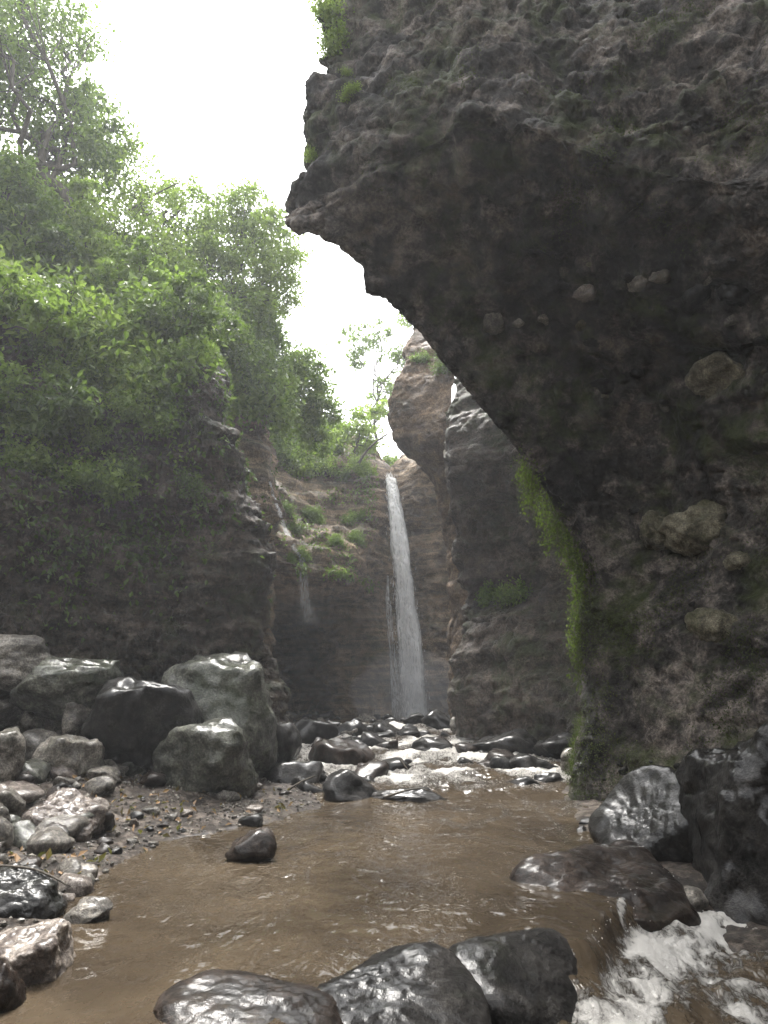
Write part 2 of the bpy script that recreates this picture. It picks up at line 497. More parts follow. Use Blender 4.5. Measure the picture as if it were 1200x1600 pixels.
RC = [
  # column on the silhouette (pillar foot, overhang, nose, upper edge)
  [(893,1300,10.6),(890,1225,10.7),(908,1100,10.8),(905,1000,10.8),(903,900,10.7),(868,800,10.5),(800,700,10.3),(700,590,10.0),(600,475,9.7),(512,388,9.3),(440,352,9.0),(462,275,9.0),(482,130,9.0),(500,0,9.0),(525,-200,9.2),(560,-700,10.0)],
  [(960,1330,9.9),(960,1270,10.0),(978,1120,10.1),(988,1000,10.2),(985,900,10.4),(955,800,10.6),(890,690,10.4),(800,570,9.9),(710,450,9.4),(625,350,8.9),(575,290,8.5),(570,220,8.4),(580,100,8.4),(592,-30,8.5),(615,-230,8.8),(650,-700,9.7)],
  [(1070,1380,8.9),(1070,1300,9.0),(1080,1130,9.2),(1085,1000,9.4),(1085,890,9.7),(1060,780,10.0),(1000,660,10.0),(920,540,9.4),(840,410,8.7),(772,290,8.0),(742,192,7.4),(735,152,7.5),(730,60,7.8),(735,-50,8.1),(750,-250,8.6),(790,-700,9.7)],
  [(1190,1450,8.0),(1190,1340,8.0),(1195,1140,8.3),(1195,1000,8.5),(1190,880,8.7),(1170,770,8.8),(1130,650,8.8),(1080,530,8.5),(1010,410,8.0),(945,310,7.5),(905,232,7.1),(892,185,7.1),(880,80,7.4),(880,-50,7.8),(890,-250,8.4),(920,-700,9.7)],
  [(1330,1540,7.0),(1330,1400,7.0),(1330,1150,7.3),(1330,1000,7.5),(1325,870,7.6),(1310,760,7.6),(1280,640,7.6),(1240,520,7.5),(1190,420,7.3),(1130,340,7.1),(1085,275,6.9),(1060,215,6.95),(1030,100,7.1),(1030,-50,7.6),(1040,-250,8.2),(1080,-700,9.7)],
  [(1560,1640,5.6),(1560,1460,5.6),(1560,1180,5.8),(1560,1000,6.0),(1560,860,6.1),(1540,740,6.2),(1510,610,6.2),(1470,490,6.2),(1410,400,6.1),(1350,330,6.1),(1310,265,6.1),(1280,205,6.2),(1250,90,6.3),(1240,-60,7.0),(1250,-260,7.8),(1290,-700,9.5)],
  [(2000,1900,3.8),(2000,1600,3.8),(2000,1250,3.9),(2000,1000,4.0),(2000,840,4.0),(1980,700,4.1),(1950,560,4.1),(1900,430,4.1),(1830,330,4.1),(1760,270,4.1),(1720,220,4.2),(1700,160,4.4),(1660,30,5.0),(1640,-120,5.8),(1620,-300,6.8),(1600,-700,9.0)],
]
RCg = [[P(*c) for c in col] for col in RC]
nrow = len(RC[0])
zs = [-0.8, 0, 0.9, 1.9, 2.8, 3.4, 4, 4.8, 5.6, 6.4, 7, 7.6, 8.6, 10, 12, 17]
RCg.append([np.array([5.6 + 0.05 * i, -1.0, zs[i]]) for i in range(nrow)])
RCg.append([np.array([6.5 + 0.1 * i, -9.0, zs[i]]) for i in range(nrow)])  # unseen wall from here on, added behind the camera to block low sky
RCg.append([np.array([3.0 + 0.1 * i, -18.0, zs[i]]) for i in range(nrow)])
RCg.append([np.array([-9.0 + 0.1 * i, -21.0, zs[i]]) for i in range(nrow)])
# the flank behind the silhouette: turns away to the right, upstream
W1, W2 = [], []
for i, (px, py, Y) in enumerate(RC[0]):
    t = min(1, max(0, (i - 4) / 6.0))
    W1.append(P(px + 45 + 50 * t, py - 20 - 50 * t, Y + 1.3))
    W2.append(P(px + 200 + 120 * t, py - 40 - 120 * t, Y + 4.5))
RCg = [W2, W1] + RCg
RCg = np.array(RCg).transpose(1, 0, 2)
o, RV, RN = cliff("overhanging_cliff", RCg, 620, 560, M['tuff'], "huge dark overhanging cliff leaning over the stream", disp_right, False, 'R',
                  [0.3] + [1] * 12 + [0.5, 0.15], [0.35, 1, 1, 1, 1, 1, 0.8, 0.3, 0.15, 0.06, 0.04, 0.04], 0.036)

def disp_left(V):
    f1, f2 = worley(V * np.array([0.9, 0.9, 1.6]))
    g1, g2 = worley(V * 3.6)
    bk, jt = blocks(V, (0.8, 0.8, 1.7), 13.0)
    bk2, jt2 = blocks(V, (2.2, 2.2, 4.0), 18.0)
    return (0.10 * bk - 0.07 * jt + 0.05 * bk2 - 0.03 * jt2 + 0.40 * fbm(V * 0.35 + 8, 3) - 0.12 * ridged(V * np.array([0.7, 0.7, 1.3]) + 4, 5) + 0.10 * strata(V, 1.6, 2.0)
            + 0.12 * (f1 - 0.5) + 0.05 * (g1 - 0.5) + 0.08 * fbm(V * 2.0, 4))

LC = [
  [(-1500,1500,5.0),(-1500,1200,5.0),(-1500,900,5.0),(-1480,700,5.2),(-1450,520,5.4),(-1420,380,5.7),(-1380,260,6.2),(-1300,100,8.0),(-1200,-50,11),(-1100,-200,15)],
  [(-500,1300,8.2),(-500,1120,8.4),(-500,980,8.4),(-490,840,8.6),(-480,700,8.7),(-470,580,9.0),(-450,470,9.6),(-400,330,11.5),(-350,180,14),(-320,20,18)],
  [(-120,1220,10.3),(-120,1080,10.6),(-120,960,10.7),(-120,840,10.9),(-118,720,11.0),(-115,600,11.2),(-110,530,11.8),(-100,410,14),(-90,290,17),(-80,190,21)],
  [(90,1190,11.8),(90,1060,12.1),(90,950,12.2),(90,850,12.4),(90,740,12.4),(90,640,12.6),(92,565,13.2),(95,470,15.5),(90,370,19),(80,300,23)],
  [(260,1180,12.8),(260,1050,13.0),(258,950,13.1),(250,850,13.3),(245,750,13.2),(240,650,13.4),(235,580,14.0),(228,510,16.5),(220,440,20),(210,390,24)],
  [(420,1190,13.4),(402,1030,13.5),(392,920,13.7),(376,820,13.8),(356,720,13.9),(345,650,14.1),(335,592,14.8),(325,540,17),(320,490,21),(310,450,26)],
  [(430,1180,15.5),(385,1060,15.7),(375,940,15.9),(360,840,16.0),(335,740,16.1),(325,670,16.3),(320,620,16.8),(320,570,19),(330,530,23),(330,500,28)],
]
LCg = [[P(*c) for c in col] for col in LC]
LCg.insert(0, [np.array([-8.0 - 0.35 * i, -8.0, -0.8 + 1.35 * i]) for i in range(10)])  # left wall carried on out of view, added to shut off low sky
LCg.insert(0, [np.array([-7.0 - 0.35 * i, -22.0, -0.8 + 1.35 * i]) for i in range(10)])
LCg = np.array(LCg).transpose(1, 0, 2)
o, LV, LN = cliff("vegetated_cliff", LCg, 420, 460, M['tuff_l'], "dark layered cliff with plants behind the boulder pile", disp_left, True, 'L',
                  None, [0.03, 0.05, 0.12, 0.5, 1, 1, 1, 1], 0.08)

def disp_mid(V):
    f1, f2 = worley(V * np.array([0.7, 0.7, 1.1]))
    bk, jt = blocks(V, (0.8, 0.8, 1.4), 23.0)
    return 0.09 * bk - 0.06 * jt + 0.40 * fbm(V * 0.4 + 21, 3) - 0.12 * ridged(V * np.array([0.6, 0.6, 1.2]) + 14, 4) + 0.08 * strata(V, 1.2, 7.0) - 0.12 * (0.5 - f1) + 0.06 * fbm(V * 2, 4)

# narrow brown buttress between the vegetated cliff and the falls
BC = [
  [(260,1200,18.2),(260,1050,18.4),(260,900,18.4),(262,780,18.5),(265,680,18.6),(270,600,18.9),(275,530,20.5),(280,440,24)],
  [(350,1190,18.5),(350,1050,18.6),(352,900,18.4),(352,780,18.5),(355,680,18.6),(360,600,18.9),(365,540,20.5),(370,460,24)],
  [(412,1180,19.0),(408,1060,19.4),(415,930,19.2),(418,820,18.9),(412,700,18.9),(410,620,19.2),(410,560,20.8),(412,490,24.5)],
  [(415,1170,21.5),(405,1060,21.8),(412,930,21.8),(418,820,21.5),(410,720,21.5),(405,660,21.8),(408,620,23),(410,560,26)],
]
BCg = np.array([[P(*c) for c in col] for col in BC]).transpose(1, 0, 2)
o, BV, BN = cliff("brown_buttress", BCg, 220, 120, M['tuff_w'], "narrow brown rock buttress beside the thin trickle", disp_mid, True, 'B')

def disp_fall(V):
    f1, f2 = worley(V * np.array([0.6, 0.6, 1.2]))
    bk, jt = blocks(V, (0.6, 0.6, 1.5), 33.0)
    return 0.12 * bk - 0.08 * jt + 0.32 * fbm(V * 0.45 + 40, 3) + 0.22 * strata(V, 0.95, 11.0) - 0.10 * ridged(V * np.array([0.6, 0.6, 1.4]) + 2, 4) - 0.10 * (0.5 - f1) + 0.06 * fbm(V * 1.7, 4)

# back wall of the gorge with the fall: undercut cave below a sloping ledge
FC = [
  [(300,1190,24),(300,1100,24.5),(300,1000,24.5),(300,930,23.4),(300,880,21.8),(300,845,21.8),(300,775,24.2),(300,710,26.5),(310,640,28.5),(320,570,32)],
  [(390,1180,29.5),(390,1100,31.5),(390,1010,31),(395,950,27.0),(400,880,22.0),(402,846,22.0),(405,775,24.6),(410,715,27.0),(415,660,28.8),(420,610,33)],
  [(470,1170,30.0),(470,1090,31.5),(470,1010,31),(475,965,27.5),(478,905,22.8),(478,870,22.8),(480,805,25.4),(485,745,27.8),(488,705,29.4),(490,665,33)],
  [(540,1165,28.0),(540,1090,28.6),(540,1010,28.2),(545,955,26.4),(548,908,23.8),(545,878,23.8),(545,812,26.0),(545,752,27.6),(545,720,28.8),(545,690,32)],
  [(596,1160,27.0),(596,1090,27.4),(596,1010,27.3),(598,950,27.0),(600,900,26.6),(594,850,26.4),(590,790,26.4),(588,755,26.6),(590,742,27.4),(592,728,31)],
  [(628,1160,27.6),(628,1090,27.8),(626,1010,27.8),(624,950,27.8),(620,900,27.7),(616,850,27.6),(612,795,27.4),(608,762,27.3),(606,754,27.8),(606,738,31)],
  [(662,1160,27.0),(662,1090,27.0),(658,1010,27.0),(656,950,27.0),(652,890,27.0),(648,840,26.9),(642,790,26.7),(634,752,26.7),(630,740,27.4),(630,722,31)],
  [(720,1160,26.2),(718,1090,26.2),(712,1010,26.1),(708,950,26.2),(704,890,26.2),(702,830,26.2),(696,780,26.1),(690,735,26.1),(686,715,26.8),(690,690,31)],
  [(820,1160,25),(820,1090,25),(820,1010,25),(820,950,25),(820,890,25),(820,830,25),(820,770,25),(820,715,25),(820,680,26),(820,640,30)],
]
FCg = np.array([[P(*c) for c in col] for col in FC]).transpose(1, 0, 2)
o, FV, FN = cliff("waterfall_cliff", FCg, 260, 330, M['tuff_w'], "banded brown cliff that the waterfall drops over, with a dark cave below its ledge", disp_fall, True, 'F')

def disp_r2(V):
    f1, f2 = worley(V * np.array([0.8, 0.8, 1.3]) + 9)
    bk, jt = blocks(V, (0.7, 0.7, 1.3), 43.0)
    return 0.06 * bk - 0.05 * jt + 0.25 * fbm(V * 0.5 + 60, 3) - 0.10 * ridged(V * np.array([0.7, 0.7, 1.4]) + 20, 4) + 0.10 * strata(V, 1.3, 19.0) * (1 - sstep(4, 6, V[:, 2])) - 0.08 * (0.5 - f1) + 0.05 * fbm(V * 2, 4)

# smooth dark buttress on the right of the fall, undercut above a ledge
MC = [
  [(760,1160,20),(760,1100,20),(760,1030,20),(760,965,20),(760,930,20.2),(758,880,20.2),(752,800,20.0),(742,730,19.8),(750,670,19.8),(765,610,20.2),(790,520,21.5),(820,400,24)],
  [(706,1150,17.4),(706,1095,17.5),(712,1030,17.6),(712,962,17.6),(722,935,18.0),(712,880,18.0),(696,800,17.6),(678,725,17.3),(686,665,17.4),(706,605,17.9),(735,520,19),(770,400,22)],
  [(770,1160,16.2),(768,1100,16.3),(768,1030,16.6),(770,960,16.7),(775,930,17.6),(770,870,17.6),(755,790,17.2),(738,725,16.5),(740,670,16.6),(752,605,17.2),(775,520,18.3),(800,400,21.5)],
  [(845,1170,15.2),(843,1100,15.4),(842,1030,15.7),(842,965,15.9),(845,930,16.7),(845,870,16.8),(838,790,16.4),(825,720,15.9),(825,660,16.0),(830,600,16.6),(845,520,17.6),(870,400,20.5)],
  [(930,1180,14.2),(930,1100,14.4),(930,1030,14.7),(930,965,14.9),(930,930,15.4),(930,870,15.5),(925,790,15.3),(915,720,15.0),(915,660,15.1),(920,600,15.7),(930,520,16.5),(950,400,19.5)],
  [(1080,1200,12.6),(1080,1100,12.8),(1080,1030,13.0),(1080,965,13.2),(1080,930,13.5),(1080,870,13.6),(1080,790,13.6),(1080,720,13.5),(1080,660,13.6),(1080,600,14),(1090,520,15),(1100,400,18)],
]
MCg = np.array([[P(*c) for c in col] for col in MC]).transpose(1, 0, 2)
o, MV, MN = cliff("smooth_buttress", MCg, 300, 220, M['tuff_r'], "smooth dark rock buttress with a shiny grey brow, right of the waterfall", disp_r2, False, 'M')

# hanging crag high beside the fall, ochre strip below it
HC = [
  [(720,1150,24.5),(720,1050,24.5),(716,950,24.5),(712,880,24.4),(700,800,24.2),(690,745,23.8),(660,715,23.2),(650,680,23.2),(650,620,23.5),(665,560,24.5),(690,470,27)],
  [(704,1150,22.8),(702,1050,22.8),(704,950,22.8),(694,880,22.6),(682,800,22.4),(672,752,22.0),(618,700,21.4),(608,655,21.4),(614,600,21.6),(640,545,22.6),(660,470,25)],
  [(730,1150,21.8),(728,1050,21.8),(726,950,21.8),(716,880,21.8),(704,800,21.6),(692,738,21.0),(652,690,20.4),(640,650,20.6),(645,600,20.9),(662,545,21.8),(680,470,24)],
  [(790,1150,20.8),(790,1050,20.8),(790,950,20.8),(780,880,20.8),(770,800,20.6),(750,730,20.3),(720,680,20.0),(705,640,20.0),(705,590,20.2),(715,530,21.2),(730,460,23)],
]
HCg = np.array([[P(*c) for c in col] for col in HC]).transpose(1, 0, 2)
o, HV, HN = cliff("hanging_crag", HCg, 260, 120, M['tuff_o'], "ochre crag jutting out high beside the top of the waterfall", lambda V: 0.5 * disp_mid(V), False, 'H')

def hit(px, py, keys=None):
    d = Vector(ray(px, py)).normalized()
    best = None
    for k, b in BVHS.items():
        if keys and k not in keys: continue
        loc, nrm, idx, dist = b.ray_cast(Vector((0, 0, CAMZ)), d)
        if loc is not None and (best is None or dist < best[2]):
            if nrm.dot(d) > 0: nrm = -nrm
            best = (loc, nrm, dist, k)
    return best

# ------------------------------------------------------------------ river bed, banks and water
def gxy(px, py, z=0.0):
    d = ray(px, py)
    t = (z - CAMZ) / d[2]
    return d[0] * t, d[1] * t

LB = [gxy(*p) for p in ((-90,1700),(-60,1590),(-20,1500),(50,1430),(148,1352),(220,1318),(320,1297),(420,1281),(480,1264))]
LBy = np.array([-20, -3, 1] + [p[1] for p in LB] + [12.2, 14, 17, 21, 26, 40])
LBx = np.array([-3, -2.2, -1.9] + [p[0] for p in LB] + [-1.5, -2.0, -2.6, -3.2, -4, -4])
RB = [gxy(*p) for p in ((1330,1500),(1200,1420),(1080,1385),(935,1300),(892,1243))]
RBy = np.array([-20, 0, 3] + [p[1] for p in RB] + [12.5, 15, 18, 22, 27, 40])
RBx = np.array([4.5, 4.2, 4.0] + [p[0] for p in RB] + [3.3, 3.5, 3.0, 2.3, 2.2, 2.2])
RIV = ((11.0, 0.10), (12.6, 0.10), (14.6, 0.13), (17.0, 0.13), (20.0, 0.14))

def lip_y(x):
    return np.interp(x, [-3, -0.7, -0.2, 0.35, 0.8, 1.25, 1.7, 2.1, 2.6, 5], [2.4, 3.3, 4.2, 4.75, 4.75, 4.9, 5.75, 6.35, 6.5, 6.5])

def level(x, y):
    """height of the flowing water"""
    z = np.zeros_like(x)
    wob = 0.5 * pnoise(np.stack([x * 0.7, y * 0.35, np.full_like(x, 5.0)], 1))
    for yy, dz in RIV:
        z = z + dz * sstep(-0.45, 0.45, y + wob * 1.6 - yy)
    return z - 0.25 * sstep(-0.05, 0.6, lip_y(x) - y) - 0.25 * sstep(0.6, 5, lip_y(x) - y)

def ground_z(x, y):
    x = np.asarray(x, float); y = np.asarray(y, float)
    p = np.stack([x, y, np.zeros_like(x)], 1)
    dl = np.interp(y, LBy, LBx) + 0.25 * pnoise(p * 1.3) - x         # > 0 : on the left bank
    dr = x - np.interp(y, RBy, RBx) - 0.2 * pnoise(p * 1.3 + 9)
    d = np.maximum(dl, dr)
    base = level(x, y)
    z = base - 0.30 + 0.33 * sstep(-0.9, 0.0, d) + 0.10 * np.clip(d, 0, 3.5) + 0.12 * sstep(0.5, 3.0, d)
    z = z + sstep(-0.3, 0.4, d) * (0.05 * fbm(p * 1.6, 4) + 0.018 * fbm(p * 9, 3))
    return z

def sheet(name, xs, ys, zf, mat, label, kind, foamf=None):
    X, Y = np.meshgrid(xs, ys)
    x, y = X.ravel(), Y.ravel()
    z, fo = zf(x, y)
    V = np.stack([x, y, z], 1)
    F = grid_faces(len(ys), len(xs))
    me = mesh_from(name, V, F)
    if fo is not None:
        attr(me, "foam", fo)
    return add(name, me, mat, None, label, None, None, kind), V, F

def graded(*segs):
    out = []
    for a, b, st in segs:
        out.append(np.arange(a, b, st))
    return np.concatenate(out)

gx = graded((-80, -14, 6), (-14, -7, 0.4), (-7, 5, 0.045), (5, 14, 0.4), (14, 80, 6))
gy = graded((-60, -4, 5), (-4, 3.5, 0.4), (3.5, 14, 0.045), (14, 30, 0.15), (30, 120, 6))
o, GV, GF = sheet("riverbed", gx, gy, lambda x, y: (ground_z(x, y), None), M['gravel'], "wet gravel bank and stream bed", "structure")
BVHS['G'] = BVHTree.FromPolygons(GV.tolist(), GF.tolist())

def water_surface(x, y):
    p = np.stack([x, y * 0.8, np.zeros_like(x)], 1)
    z = level(x, y)
    rap = sstep(10.6, 12.0, y) * (1 - 0.5 * sstep(20, 25, y))
    dx = lip_y(x) - y
    plunge = sstep(0.12, 0.45, dx) * (1 - sstep(3, 6, dx)) * sstep(0.5, 1.3, x)
    steep = np.zeros_like(x)
    wob = 0.5 * pnoise(np.stack([x * 0.7, y * 0.35, np.full_like(x, 5.0)], 1))
    for yy, dz in RIV:
        q = y + wob * 1.6 - yy
        steep = np.maximum(steep, sstep(-1.3, -0.5, q) * (1 - sstep(0.2, 0.7, q)))
    near = 1 - sstep(9.5, 12, y)
    # calm, flowing pool: long low ripples running to the lip
    fl = np.stack([x * 1.2 + 0.3 * y, y * 0.8, np.zeros_like(x)], 1)
    pool = 0.012 * fbm(fl * 1.7, 3) + 0.006 * fbm(fl * 5, 3) + 0.003 * pnoise(fl * 13)
    lipw = np.exp(-((dx - 0.05) / 0.5) ** 2)
    # streaks drawn out along the flow where the water speeds up towards the lip
    st = np.stack([x * 7 + 1.5 * pnoise(p * 1.5), y * 1.1, z * 0], 1)
    z = z + near * pool * (1 + 0.8 * lipw) + lipw * 0.010 * fbm(st, 3)
    # the pool is roughest below the rapids
    tail = sstep(8.2, 10.5, y) * near
    z = z + tail * 0.022 * ridged(p * 3.0 + 4, 3) * sstep(-0.6, 0.6, x)
    z = z + rap * (0.05 * fbm(p * 2.2, 4) + 0.05 * ridged(p * 3.1 + 7, 4) * steep)
    f1, f2 = worley(p * 9 + 0.5 * np.stack([pnoise(p * 4), pnoise(p * 4 + 3), p[:, 2]], 1))
    z = z + plunge * (0.06 * fbm(p * 3.2, 3, 0.5) + 0.022 * fbm(p * 9, 4, 0.6) + 0.012 * (0.5 - f1)
                      + 0.07 * np.exp(-((dx - 0.55) / 0.22) ** 2))
    foam = rap * (0.33 + 0.62 * steep) * (0.75 + 0.6 * fbm(p * 1.4 + 3, 3))
    foam = np.maximum(foam, plunge * (0.86 + 0.7 * fbm(p * 2.6 + 5, 5, 0.7) - 0.5 * sstep(0.6, 1.4, dx)))
    foam = np.maximum(foam, tail * 0.42 * (0.6 + 1.2 * fbm(p * np.array([2.2, 4, 1]) + 11, 3)) * sstep(-0.2, 1.2, x))
    foam = np.maximum(foam, lipw * 0.75 * sstep(0.25, 0.6, fbm(st * np.array([2.2, 0.9, 1]) + 20, 4)) * sstep(-0.5, 0.3, x))
    trail = sstep(0.72, 0.93, ridged(np.stack([x * 1.5 + 0.6 * pnoise(p * 0.8), y * 0.45, z * 0], 1) + 40, 1)) * sstep(5.2, 9.5, y) * near * sstep(-1.2, 0.8, x)
    foam = np.maximum(foam, trail * 0.36)  # pale foam trails, partly painted glints on the pool
    return z, foam
wx = graded((-14, -4.5, 0.4), (-4.5, -2.6, 0.06), (-2.6, 3.6, 0.022), (3.6, 8, 0.3))
wy = graded((-20, 3.4, 0.4), (3.4, 9, 0.024), (9, 14, 0.035), (14, 29, 0.09))
o, WV, WF = sheet("water", wx, wy, water_surface, M['water'], "muddy brown stream with white rapids", "structure")

# ------------------------------------------------------------------ waterfall
def stream_sheet(name, path, widths, depth, nv, nu, mat, parent, seed, edge=0.35, jitter=0.06, fade=False):
    """a curved curtain of falling water along a path (list of 3D points), bulging towards the viewer"""
    pts = catmull(np.array(path, float), nv, 0)
    w = np.interp(np.linspace(0, 1, nv), np.linspace(0, 1, len(widths)), widths)
    u = np.linspace(-1, 1, nu)
    V = np.zeros((nv, nu, 3))
    V[..., 0] = pts[:, None, 0] + w[:, None] * u[None, :]
    V[..., 1] = pts[:, None, 1] - depth * np.sqrt(np.clip(1 - u[None, :] ** 2, 0, 1)) * (0.4 + w[:, None])
    V[..., 2] = pts[:, None, 2]
    q = V.reshape(-1, 3) * np.array([2.5, 2.5, 0.8]) + seed
    V[..., 0] += (jitter * fbm(q, 4)).reshape(nv, nu)
    V[..., 1] += (jitter * 1.5 * fbm(q * 1.7 + 9, 4)).reshape(nv, nu)
    me = mesh_from(name, V.reshape(-1, 3), grid_faces(nv, nu))
    fo = np.clip((1 - np.abs(u)) / edge, 0, 1)[None, :] * np.ones((nv, 1))
    fo = fo * (0.85 + 0.4 * fbm(np.stack([V[..., 0].ravel() * 1.5, V[..., 2].ravel() * 0.7, V[..., 1].ravel() * 0], 1) + seed, 3).reshape(nv, nu))
    if fade: fo = fo * (1 - sstep(0.6, 1.0, np.linspace(0, 1, nv)))[:, None]
    attr(me, "foam", np.clip(fo, 0, 1).ravel())
    return add(name, me, mat, parent)

fall_path = [P(606,746,27.6), P(609,752,27.0), P(615,790,26.4), P(622,850,26.0), P(630,920,25.7), P(637,1000,25.5), P(642,1070,25.4), P(646,1124,25.3)]
fall = empty("waterfall", fall_path[-1], "tall white waterfall pouring from the notch in the banded cliff", "waterfall")
inv = Matrix.Translation(-Vector(fall_path[-1]))
def under(o, root):
    o.matrix_parent_inverse = Matrix.Translation(-root.location)
    return o
for k, (wmul, dep, dx) in enumerate(((0.62, 0.15, 0.0), (0.85, 0.30, 0.03), (1.1, 0.45, 0.06))):
    pp = [p + np.array([dx, 0.12 * k, 0]) for p in fall_path]
    under(stream_sheet("curtain", pp, [0.26 * wmul, 0.24 * wmul, 0.30 * wmul, 0.34 * wmul, 0.38 * wmul, 0.42 * wmul, 0.45 * wmul, 0.48 * wmul], dep, 260, 36, M['fall'], fall, 3.0 * k), fall)
side_path = [P(606,900,26.3), P(608,960,26.0), P(613,1020,25.9), P(619,1080,25.8), P(622,1122,25.7)]
under(stream_sheet("side_curtain", side_path, [0.05, 0.12, 0.16, 0.2, 0.26], 0.1, 160, 14, M['trickle'], fall, 31.0), fall)

# spray thrown off the falling column: short drawn-out drops
def drop_mesh(name, pts, sizes, stretch):
    n = len(pts)
    tet = np.array([[1, 0, -0.5], [-0.5, 0.87, -0.5], [-0.5, -0.87, -0.5], [0, 0, 1.0]])
    V = pts[:, None, :] + tet[None] * sizes[:, None, None] * np.array([1, 1, 1])[None, None]
    V[..., 2] = pts[:, None, 2] + tet[None, :, 2] * (sizes * stretch)[:, None]
    F = (np.array([[0, 2, 1], [0, 1, 3], [1, 2, 3], [2, 0, 3]])[None] + 4 * np.arange(n)[:, None, None]).reshape(-1, 3)
    return mesh_from(name, V.reshape(-1, 3), F)
nrs = np.random.RandomState(5)
tt = nrs.rand(3500) ** 0.8
fp = catmull(np.array(fall_path), 400, 0)[(tt * 399).astype(int)]
ww = np.interp(tt, [0, 0.1, 1], [0.18, 0.24, 0.62])
fp = fp + np.stack([nrs.normal(size=3500) * ww * 0.42, -0.15 + nrs.normal(size=3500) * 0.25, nrs.normal(size=3500) * 0.05], 1)
sp = add("falling_spray", drop_mesh("falling_spray", fp, 0.004 + 0.006 * nrs.rand(3500), 5 + 9 * nrs.rand(3500)), M['drops'], fall)
sp["kind"] = "stuff"
under(sp, fall)

# thin trickle to the left, running over the ledge and breaking below it
def surf_pts(pix, keys, off=0.06):
    out = []
    for px, py in pix:
        h = hit(px, py, keys)
        out.append(np.array(h[0] + h[1] * off) if h else P(px, py, 23.5))
    return out
tr = surf_pts(((421,752),(424,775),(436,805),(448,838),(458,858),(470,872)), ('F', 'B'))
tr = [np.array([p[0], min(p[1], 24.0) - 0.05, p[2]]) for p in tr]
end = tr[-1]
tr2 = [end, end + np.array([0.05, -0.25, -0.4]), end + np.array([0.12, -0.3, -1.1]), end + np.array([0.25, -0.3, -1.8]), end + np.array([0.42, -0.3, -2.5])]
trick = empty("thin_waterfall", Vector(tr2[-1]), "thin white trickle running down the ledge left of the main waterfall", "waterfall")
under(stream_sheet("upper_thread", tr, [0.05, 0.07, 0.09, 0.10, 0.12, 0.14], 0.03, 160, 8, M['trickle'], trick, 50.0, 0.6, 0.03), trick)
under(stream_sheet("lower_thread", tr2, [0.12, 0.18, 0.2, 0.28, 0.4], 0.05, 160, 22, M['trickle'], trick, 57.0, 0.6, 0.05, True), trick)

# white drops leaping in the plunge at the front
n = 160
ax = nrs.uniform(1.3, 2.4, n)
ay = lip_y(ax) - np.abs(nrs.normal(0.45, 0.3, n))
az = level(ax, ay) + 0.03 + np.abs(nrs.normal(0, 0.045, n))
add("splash_drops", drop_mesh("splash_drops", np.stack([ax, ay, az], 1), 0.002 + 0.003 * nrs.rand(n), np.full(n, 1.2)), M['drops'],
    None, "white drops leaping from the foaming water below the flat rock", "spray", None, "stuff")

# ------------------------------------------------------------------ boulders
_ico = {}
def ico(sub):
    if sub not in _ico:
        bm = bmesh.new()
        bmesh.ops.create_icosphere(bm, subdivisions=sub, radius=1)
        V = np.array([v.co[:] for v in bm.verts])
        F = np.array([[v.index for v in f.verts] for f in bm.faces])
        bm.free()
        _ico[sub] = (V, F)
    return _ico[sub]

def rock_mesh(name, half, seed, sub=4, sharp=0.6, rough=0.09, cuts=14, planes=(), fine=0.03):
    """a boulder: a ball cut by random planes, weathered; 'half' are its half extents (x, y, z)"""
    rs = np.random.RandomState(seed)
    V, F = ico(sub)
    nrm = rs.normal(size=(cuts, 3)); nrm /= np.linalg.norm(nrm, axis=1)[:, None]
    off = rs.uniform(0.52, 0.9, cuts)
    for pn, po in planes:
        pn = np.array(pn, float)
        nrm = np.concatenate([nrm, [pn / np.linalg.norm(pn)]]); off = np.append(off, po)
    d = V @ nrm.T
    lim = np.where(d > 0.05, off / np.maximum(d, 0.05), 9.0)
    k = 5 + 22 * sharp
    lim = np.concatenate([lim, np.full((len(V), 1), 1.02)], 1)
    r = -np.log(np.exp(-k * np.minimum(lim, 3)).sum(1)) / k
    W = V * r[:, None]
    o = rs.rand(3) * 50
    fn_ = np.cross(W[F[:, 1]] - W[F[:, 0]], W[F[:, 2]] - W[F[:, 0]])
    nv = np.zeros_like(W)
    for c_ in range(3): np.add.at(nv, F[:, c_], fn_)
    nv /= np.linalg.norm(nv, axis=1)[:, None] + 1e-12
    dn = rough * fbm(W * 1.4 + o, 4) - rough * 0.45 * ridged(W * 2.2 + o, 4) + fine * fbm(W * 6.5 + o, 5, 0.62)
    f1, _ = worley(W * 3.0 + o)
    W = W + nv * (dn + rough * 0.6 * (f1 - 0.5) * sharp)[:, None]
    lo, hi = W.min(0), W.max(0)
    W = (W - (lo + hi) / 2) / ((hi - lo) / 2) * np.array(half)
    return mesh_from(name, W, F)

def boulder(box, Y, mat, label, seed, sub=4, ry=None, group=None, name="boulder", sharp=0.6, rough=0.09, cuts=14, sink=0.12, cat="boulder", fine=0.03, planes=()):
    x0, y0, x1, y1 = box
    c = P((x0 + x1) / 2, (y0 + y1) / 2, Y)
    dist = Y / ray((x0 + x1) / 2, (y0 + y1) / 2)[1]
    rx, rz = (x1 - x0) / 2 / FOC * dist, (y1 - y0) / 2 / FOC * dist
    ry_ = ry if ry else 0.5 * (rx + rz) * 1.05
    rz2 = rz * (1 + sink)                       # its foot is sunk in the bed
    me = rock_mesh(name, (rx, ry_, rz2), seed, sub, sharp, rough, cuts, planes, fine)
    o = add(name, me, M[mat], None, label, cat, group)
    o.location = (c[0], c[1], c[2] - rz * sink)
    return o

